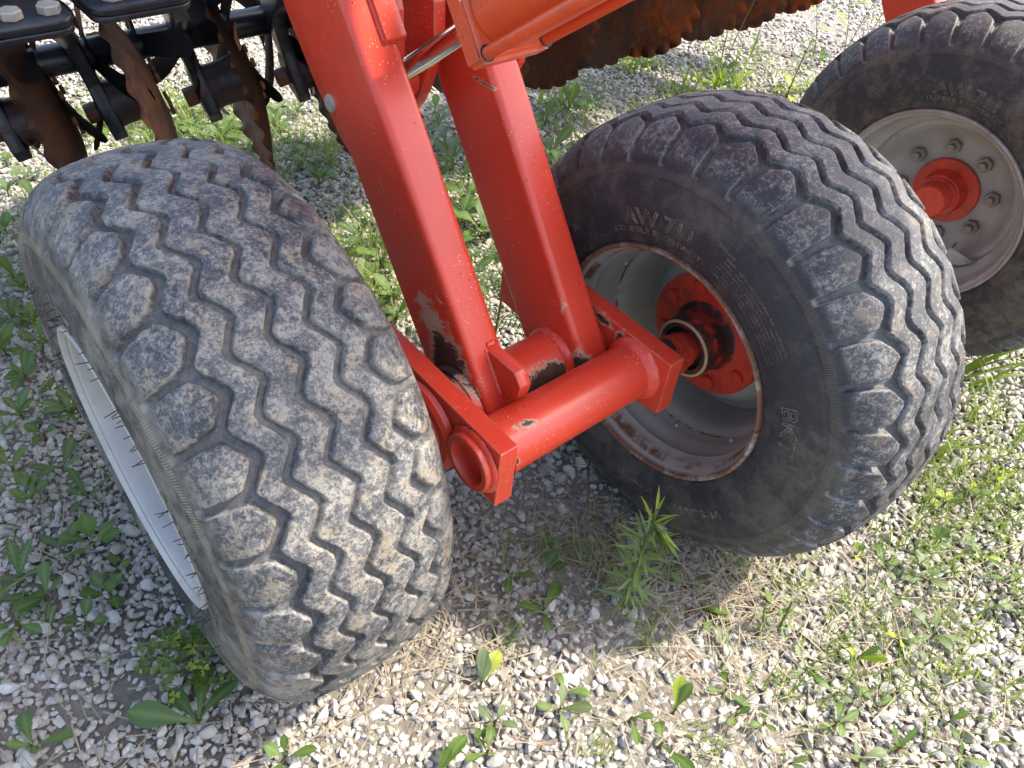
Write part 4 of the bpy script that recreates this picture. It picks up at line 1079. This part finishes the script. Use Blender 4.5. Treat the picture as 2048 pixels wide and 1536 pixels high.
# ragweed with finely cut leaves between the arms
def ragweed():
    root = empty("fern_leaved_plant", (-0.056, 1.382, 0.0)); tag(root, "upright plant with finely cut fern-like leaves between the red arms", "plant")
    H = 0.31
    P_ = [Vector((0.010 * math.sin(3 * t_), 0.012 * t_, H * t_)) for t_ in np.linspace(0, 1, 9)]
    link("stem", stem_mesh(P_, 0.0035, M['stem']), None, root)
    def frond(length):
        bm = bmesh.new(); lay = bm.verts.layers.float.new("vein")
        def blade(p, d, w):
            n = Vector((-d.y, d.x, 0)).normalized() * w
            a_, b_, c_, e_ = [bm.verts.new(q) for q in (p - n * .4, p + d * .55 - n, p + d, p + d * .55 + n)]
            f_ = bm.verts.new(p + n * .4)
            bm.faces.new((a_, b_, c_, e_, f_))
        for i in range(9):
            t_ = i / 8; p = Vector((t_, 0, 0.10 * math.sin(2.4 * t_) - 0.12 * t_ * t_))
            ln_ = 0.36 * math.sin(math.pi * (0.18 + 0.76 * t_))
            for sg in (-1, 1):
                d = Vector((0.45, sg * 1.0, 0.1)).normalized() * ln_
                blade(p, d, 0.028)
                for j in (0.35, 0.62):
                    blade(p + d * j, Vector((0.9, sg * 0.35, 0)).normalized() * ln_ * .38, 0.02)
                    blade(p + d * j, Vector((0.1, sg * 0.9, 0)).normalized() * ln_ * .30, 0.018)
            blade(p, Vector((0.14, 0, 0)), 0.02)
        me = bpy.data.meshes.new("leaf"); bm.to_mesh(me); bm.free(); me.materials.append(M['leaf_dark'])
        return me
    fm = frond(1.0)
    for k, (t_, az, ln_, el) in enumerate(((0.30, -0.5, 0.10, 0.3), (0.36, 3.0, 0.085, 0.35), (0.52, 0.2, 0.12, 0.3), (0.56, 2.7, 0.085, 0.3), (0.72, -1.4, 0.10, 0.2), (0.80, 0.9, 0.10, 0.5), (0.84, 3.6, 0.11, 0.4), (0.92, 2.2, 0.11, 0.4), (0.94, -0.3, 0.11, 0.45), (0.97, 4.6, 0.10, 0.3), (1.0, 1.5, 0.09, 0.8), (1.0, 5.6, 0.08, 0.7))):
        i = t_ * 8; p = P_[min(int(i), 8)]
        f = link("leaf", fm, None, root); f.location = p; f.rotation_euler = (rp.uniform(-.3, .3), -el, az); f.scale = (ln_,) * 3
ragweed()

# clover patch
def clover():
    root = empty("clover", (-0.447, 0.540, 0.0)); tag(root, "patch of small three-leaved clover at the foot of the grey mottled tyre", "clover")
    bm = bmesh.new(); lay = bm.verts.layers.float.new("vein")
    for k in range(3):
        a = k * 2.094; ca, sa = math.cos(a), math.sin(a)
        loc_ = [(0, 0, 0), (.5, .42, .12), (.95, .45, .05), (.80, 0, .0), (.95, -.45, .05), (.5, -.42, .12)]
        vv = [bm.verts.new((x * ca - y * sa, x * sa + y * ca, z)) for x, y, z in loc_]
        bm.faces.new((vv[0], vv[1], vv[2], vv[3])); bm.faces.new((vv[0], vv[3], vv[4], vv[5]))
    me = bpy.data.meshes.new("leaf"); bm.to_mesh(me); bm.free(); me.materials.append(M['leaf'])
    me2 = me.copy(); me2.materials.clear(); me2.materials.append(M['leaf_yellow'])
    bs = bmesh.new()
    for k in range(60):
        r = 0.068 * math.sqrt(rp.random()); a = rp.uniform(0, 6.28); x, y = r * math.cos(a) * 1.15, r * math.sin(a) * .8
        z = rp.uniform(.015, .075) * (1.1 - r / .12)
        o = link("leaf", me if k % 7 else me2, None, root)
        o.location = (x, y, z + .012); s = rp.uniform(.009, .0135); o.scale = (s, s, s); o.rotation_euler = (rp.uniform(-.5, .5), rp.uniform(-.5, .5), rp.uniform(0, 6))
        p, q = Vector((x * .6, y * .6, 0)), Vector((x, y, z + .011)); d = q - p
        bmesh.ops.create_cone(bs, cap_ends=False, segments=4, radius1=.0006, radius2=.0005, depth=d.length, matrix=Matrix.Translation((p + q) / 2) @ d.to_track_quat('Z', 'Y').to_matrix().to_4x4())
    link("stems", finish(bs, "stems"), M['stem'], root)
clover()

# grass
def blade_into(bm, base, az, length, width, curve, lean0, nseg=6):
    rows = []; p = Vector(base); side = Vector((-math.sin(az), math.cos(az), 0))
    for i in range(nseg + 1):
        t_ = i / nseg; w = width * (1 - t_ ** 1.6) * .5 + .0002
        rows.append((bm.verts.new(p - side * w), bm.verts.new(p + side * w)))
        el = lean0 - curve * t_
        p = p + Vector((math.cos(az) * math.cos(el), math.sin(az) * math.cos(el), math.sin(el))) * (length / nseg)
    for a_, b_ in zip(rows[:-1], rows[1:]): bm.faces.new((a_[0], a_[1], b_[1], b_[0]))
def grass_clump(x, y, n, L0, L1, width, label, group=None, spread=0.02, mat='grass', name="grass_tuft", lean=(0.9, 1.5), curve=(0.3, 1.3), az=None):
    root = empty(name, (x, y, 0.0)); tag(root, label, "grass", group)
    big = width > 0.004
    bm = bmesh.new()
    for k in range(n):
        b = (rp.gauss(0, spread), rp.gauss(0, spread), 0.0)
        a = rp.uniform(0, 6.28) if az is None else az + rp.gauss(0, .5)
        if big:
            bm = bmesh.new()
        blade_into(bm, b, a, rp.uniform(L0, L1), width * rp.uniform(.7, 1.2), rp.uniform(*curve), rp.uniform(*lean))
        if big:
            link("blade", finish(bm, "blade", 80), M[mat], root)
    if not big:
        link("blades", finish(bm, "blades", 80), M[mat], root)
    return root
grass_clump(1.062, 1.454, 7, 0.14, 0.30, 0.013, "broad-bladed grass growing beside the black tyre's right edge", spread=0.02, lean=(0.6, 1.1), curve=(0.3, 1.0), az=0.35)
grass_clump(0.90, 1.214, 6, 0.12, 0.22, 0.010, "broad-bladed grass under the right edge of the black tyre", spread=0.02, lean=(0.5, 1.0), curve=(0.3, 1.2), az=0.2)
grass_clump(0.04, 2.62, 5, 0.16, 0.28, 0.011, "upright grass blades just right of the far red arm", spread=0.03, lean=(1.2, 1.5), curve=(0.1, 0.4))
grass_clump(0.66, 2.90, 10, 0.15, 0.34, 0.010, "tall grass fan on the far gravel above the black tyre", spread=0.04, lean=(0.9, 1.4), curve=(0.2, 0.8))
grass_clump(0.50, 2.86, 6, 0.12, 0.22, 0.010, "short bright grass just above the black tyre", spread=0.03, lean=(0.9, 1.4), curve=(0.2, 0.7))
grass_clump(1.15, 2.62, 9, 0.10, 0.20, 0.008, "grass between the black tyre and the far tyre", spread=0.04, lean=(0.9, 1.4), curve=(0.2, 0.8))
grass_clump(0.30, 3.0, 8, 0.10, 0.22, 0.008, "grass clump below the rusty disc blades", spread=0.05, lean=(0.9, 1.4), curve=(0.2, 0.9))
# single tall stems with drooping seed heads
def seed_stem(x, y, h, lean, label, group=None, heads=3):
    root = empty("seeding_grass", (x, y, 0.0)); tag(root, label, "grass", group)
    P_ = [Vector((lean[0] * t_ ** 1.5, lean[1] * t_ ** 1.5, h * t_)) for t_ in np.linspace(0, 1, 8)]
    link("stem", stem_mesh(P_, 0.0022, M['stem'], 0.0012), None, root)
    for k in range(heads):
        t_ = .55 + .42 * k / max(heads - 1, 1); p = P_[int(t_ * 7)]
        put_leaf(root, 'lance', 'leaf_yellow', rp.uniform(.07, .13), p, rp.uniform(0, 6.28), rp.uniform(.1, .9))
seed_stem(0.595, 2.868, 0.48, (0.10, 0.05), "single tall grass stem rising in front of the rusty discs", heads=2)
for i, (x, y, h) in enumerate(((1.195, 3.417, 0.34), (1.16, 3.32, 0.30), (1.27, 3.45, 0.38), (1.05, 3.35, 0.26))):
    seed_stem(x, y, h, (0.08 * (-1) ** i, 0.02), "pale seeding grass stem on the bright gravel left of the far tyre", "seeding grass stems at the far tyre", 4)
grass_clump(1.12, 1.30, 10, 0.10, 0.22, 0.007, "bright grass fan at the right edge beside the black tyre", spread=0.04, lean=(0.7, 1.4), curve=(0.3, 1.0))
grass_clump(1.00, 1.18, 9, 0.08, 0.18, 0.006, "bright grass clump right of the black tyre's tread", spread=0.04, lean=(0.7, 1.4), curve=(0.3, 1.0))
grass_clump(-1.22, 1.66, 12, 0.08, 0.18, 0.005, "grass clump left of the grey tyre's shoulder", spread=0.04, lean=(0.8, 1.4), curve=(0.3, 1.0))
# low tufts
TUFTS = [(0.199, 0.825), (0.468, 0.853), (0.294, 0.681), (0.679, 0.76), (0.644, 0.804), (0.538, 0.82), (0.10, 0.83), (0.05, 0.66), (0.60, 0.70), (0.36, 0.52), (0.20, 0.50), (0.82, 0.80), (0.70, 0.66), (0.50, 0.62)]
for x, y in TUFTS:
    q = rp.choice((0.05, 0.065, 0.085))
    grass_clump(x, y, 26, 0.03, q, 0.0018, "%s tuft of fine grass %s" % ({0.05: "short", 0.065: "medium", 0.085: "taller"}[q], PLACE['front'](x, y) if x < 0.48 else PLACE['right'](x, y)), "fine grass tufts by the black tyre", 0.018)
for i in range(26):
    x, y = rp.uniform(-1.4, -0.55), rp.uniform(1.98, 2.4)
    q = rp.choice((0.08, 0.10, 0.12))
    grass_clump(x, y, 30, 0.04, q, 0.0025, "%s tuft of fine grass %s" % ({0.08: "short", 0.10: "medium", 0.12: "taller"}[q], PLACE['behind'](x, y)), "fine grass tufts behind the grey mottled tyre", 0.03)
for i in range(10):
    x, y = rp.uniform(-0.5, -0.28), rp.uniform(1.35, 1.75)
    q = rp.choice((0.11, 0.14, 0.17))
    grass_clump(x, y, 30, 0.05, q, 0.003, "%s tuft of shaded grass %s" % ({0.11: "short", 0.14: "medium", 0.17: "taller"}[q], PLACE['arms'](x, y)), "grass tufts beside the near red arm", 0.03)
for i in range(30):
    x, y = rp.uniform(-0.1, 1.3), rp.uniform(2.5, 3.3)
    q = rp.choice((0.08, 0.10, 0.13))
    grass_clump(x, y, 24, 0.04, q, 0.0025, "%s thin grass tuft %s" % ({0.08: "short", 0.10: "medium", 0.13: "taller"}[q], PLACE['far'](x, y)), "thin grass tufts on the far gravel", 0.04)
for i in range(24):
    x, y = rp.uniform(0.74, 1.15), rp.uniform(0.75, 1.35)
    q = rp.choice((0.09, 0.11, 0.15))
    grass_clump(x, y, 16, 0.04, q, 0.003, "%s thin grass tuft %s" % ({0.09: "short", 0.11: "medium", 0.15: "taller"}[q], PLACE['right'](x, y)), "thin grass tufts right of the black tyre", 0.03)

# dry straw and ground litter
def straw():
    bm = bmesh.new()
    def one(cx, cy, sx, sy, n, l0=.02, l1=.09):
        for k in range(n):
            x, y = rp.gauss(cx, sx), rp.gauss(cy, sy)
            blade_into(bm, (x, y, rp.uniform(.008, .02)), rp.uniform(0, 6.28), rp.uniform(l0, l1), rp.uniform(.0008, .0026), rp.uniform(-.3, .3), rp.uniform(-.1, .15), 3)
    one(0.20, 0.88, .16, .10, 520); one(0.42, 0.82, .12, .06, 300); one(-0.12, 0.63, .10, .08, 260); one(0.20, 0.68, .25, .12, 260)
    one(0.5, 0.62, .22, .12, 260); one(-0.75, 0.75, .2, .25, 260, .03, .12); one(-0.4, 0.42, .15, .05, 90); one(-0.4, 2.0, .5, .3, 220); one(0.85, 0.85, .15, .15, 160)
    o = link("dry_straw", finish(bm, "dry_straw", 80), M['straw']); o['kind'] = 'stuff'
straw()
def ground_cover():
    bm = bmesh.new()
    for (cx, cy, sx, sy, n) in ((-1.0, 2.15, .35, .14, 1700), (-0.38, 1.6, .12, .25, 1000), (-0.12, 1.85, .12, .25, 700), (0.1, 2.45, .15, .15, 400), (0.9, 2.9, .3, .25, 500), (0.6, 0.68, .25, .12, 260), (-0.85, 0.95, .2, .3, 350), (0.6, 2.95, .5, .2, 500), (0.22, 0.84, .14, .05, 200), (0.95, 1.0, .12, .2, 500), (-1.22, 1.65, .1, .2, 600), (0.95, 1.1, .12, .12, 250), (-0.2, 2.05, .12, .2, 300), (0.75, 0.7, .12, .08, 250)):
        for k in range(n):
            blade_into(bm, (rp.gauss(cx, sx), rp.gauss(cy, sy), .004), rp.uniform(0, 6.28), rp.uniform(.015, .06), rp.uniform(.0012, .003), rp.uniform(.1, 1.2), rp.uniform(.5, 1.5), 3)
    o = link("short_grass", finish(bm, "short_grass", 80), M['grass']); o['kind'] = 'stuff'
ground_cover()
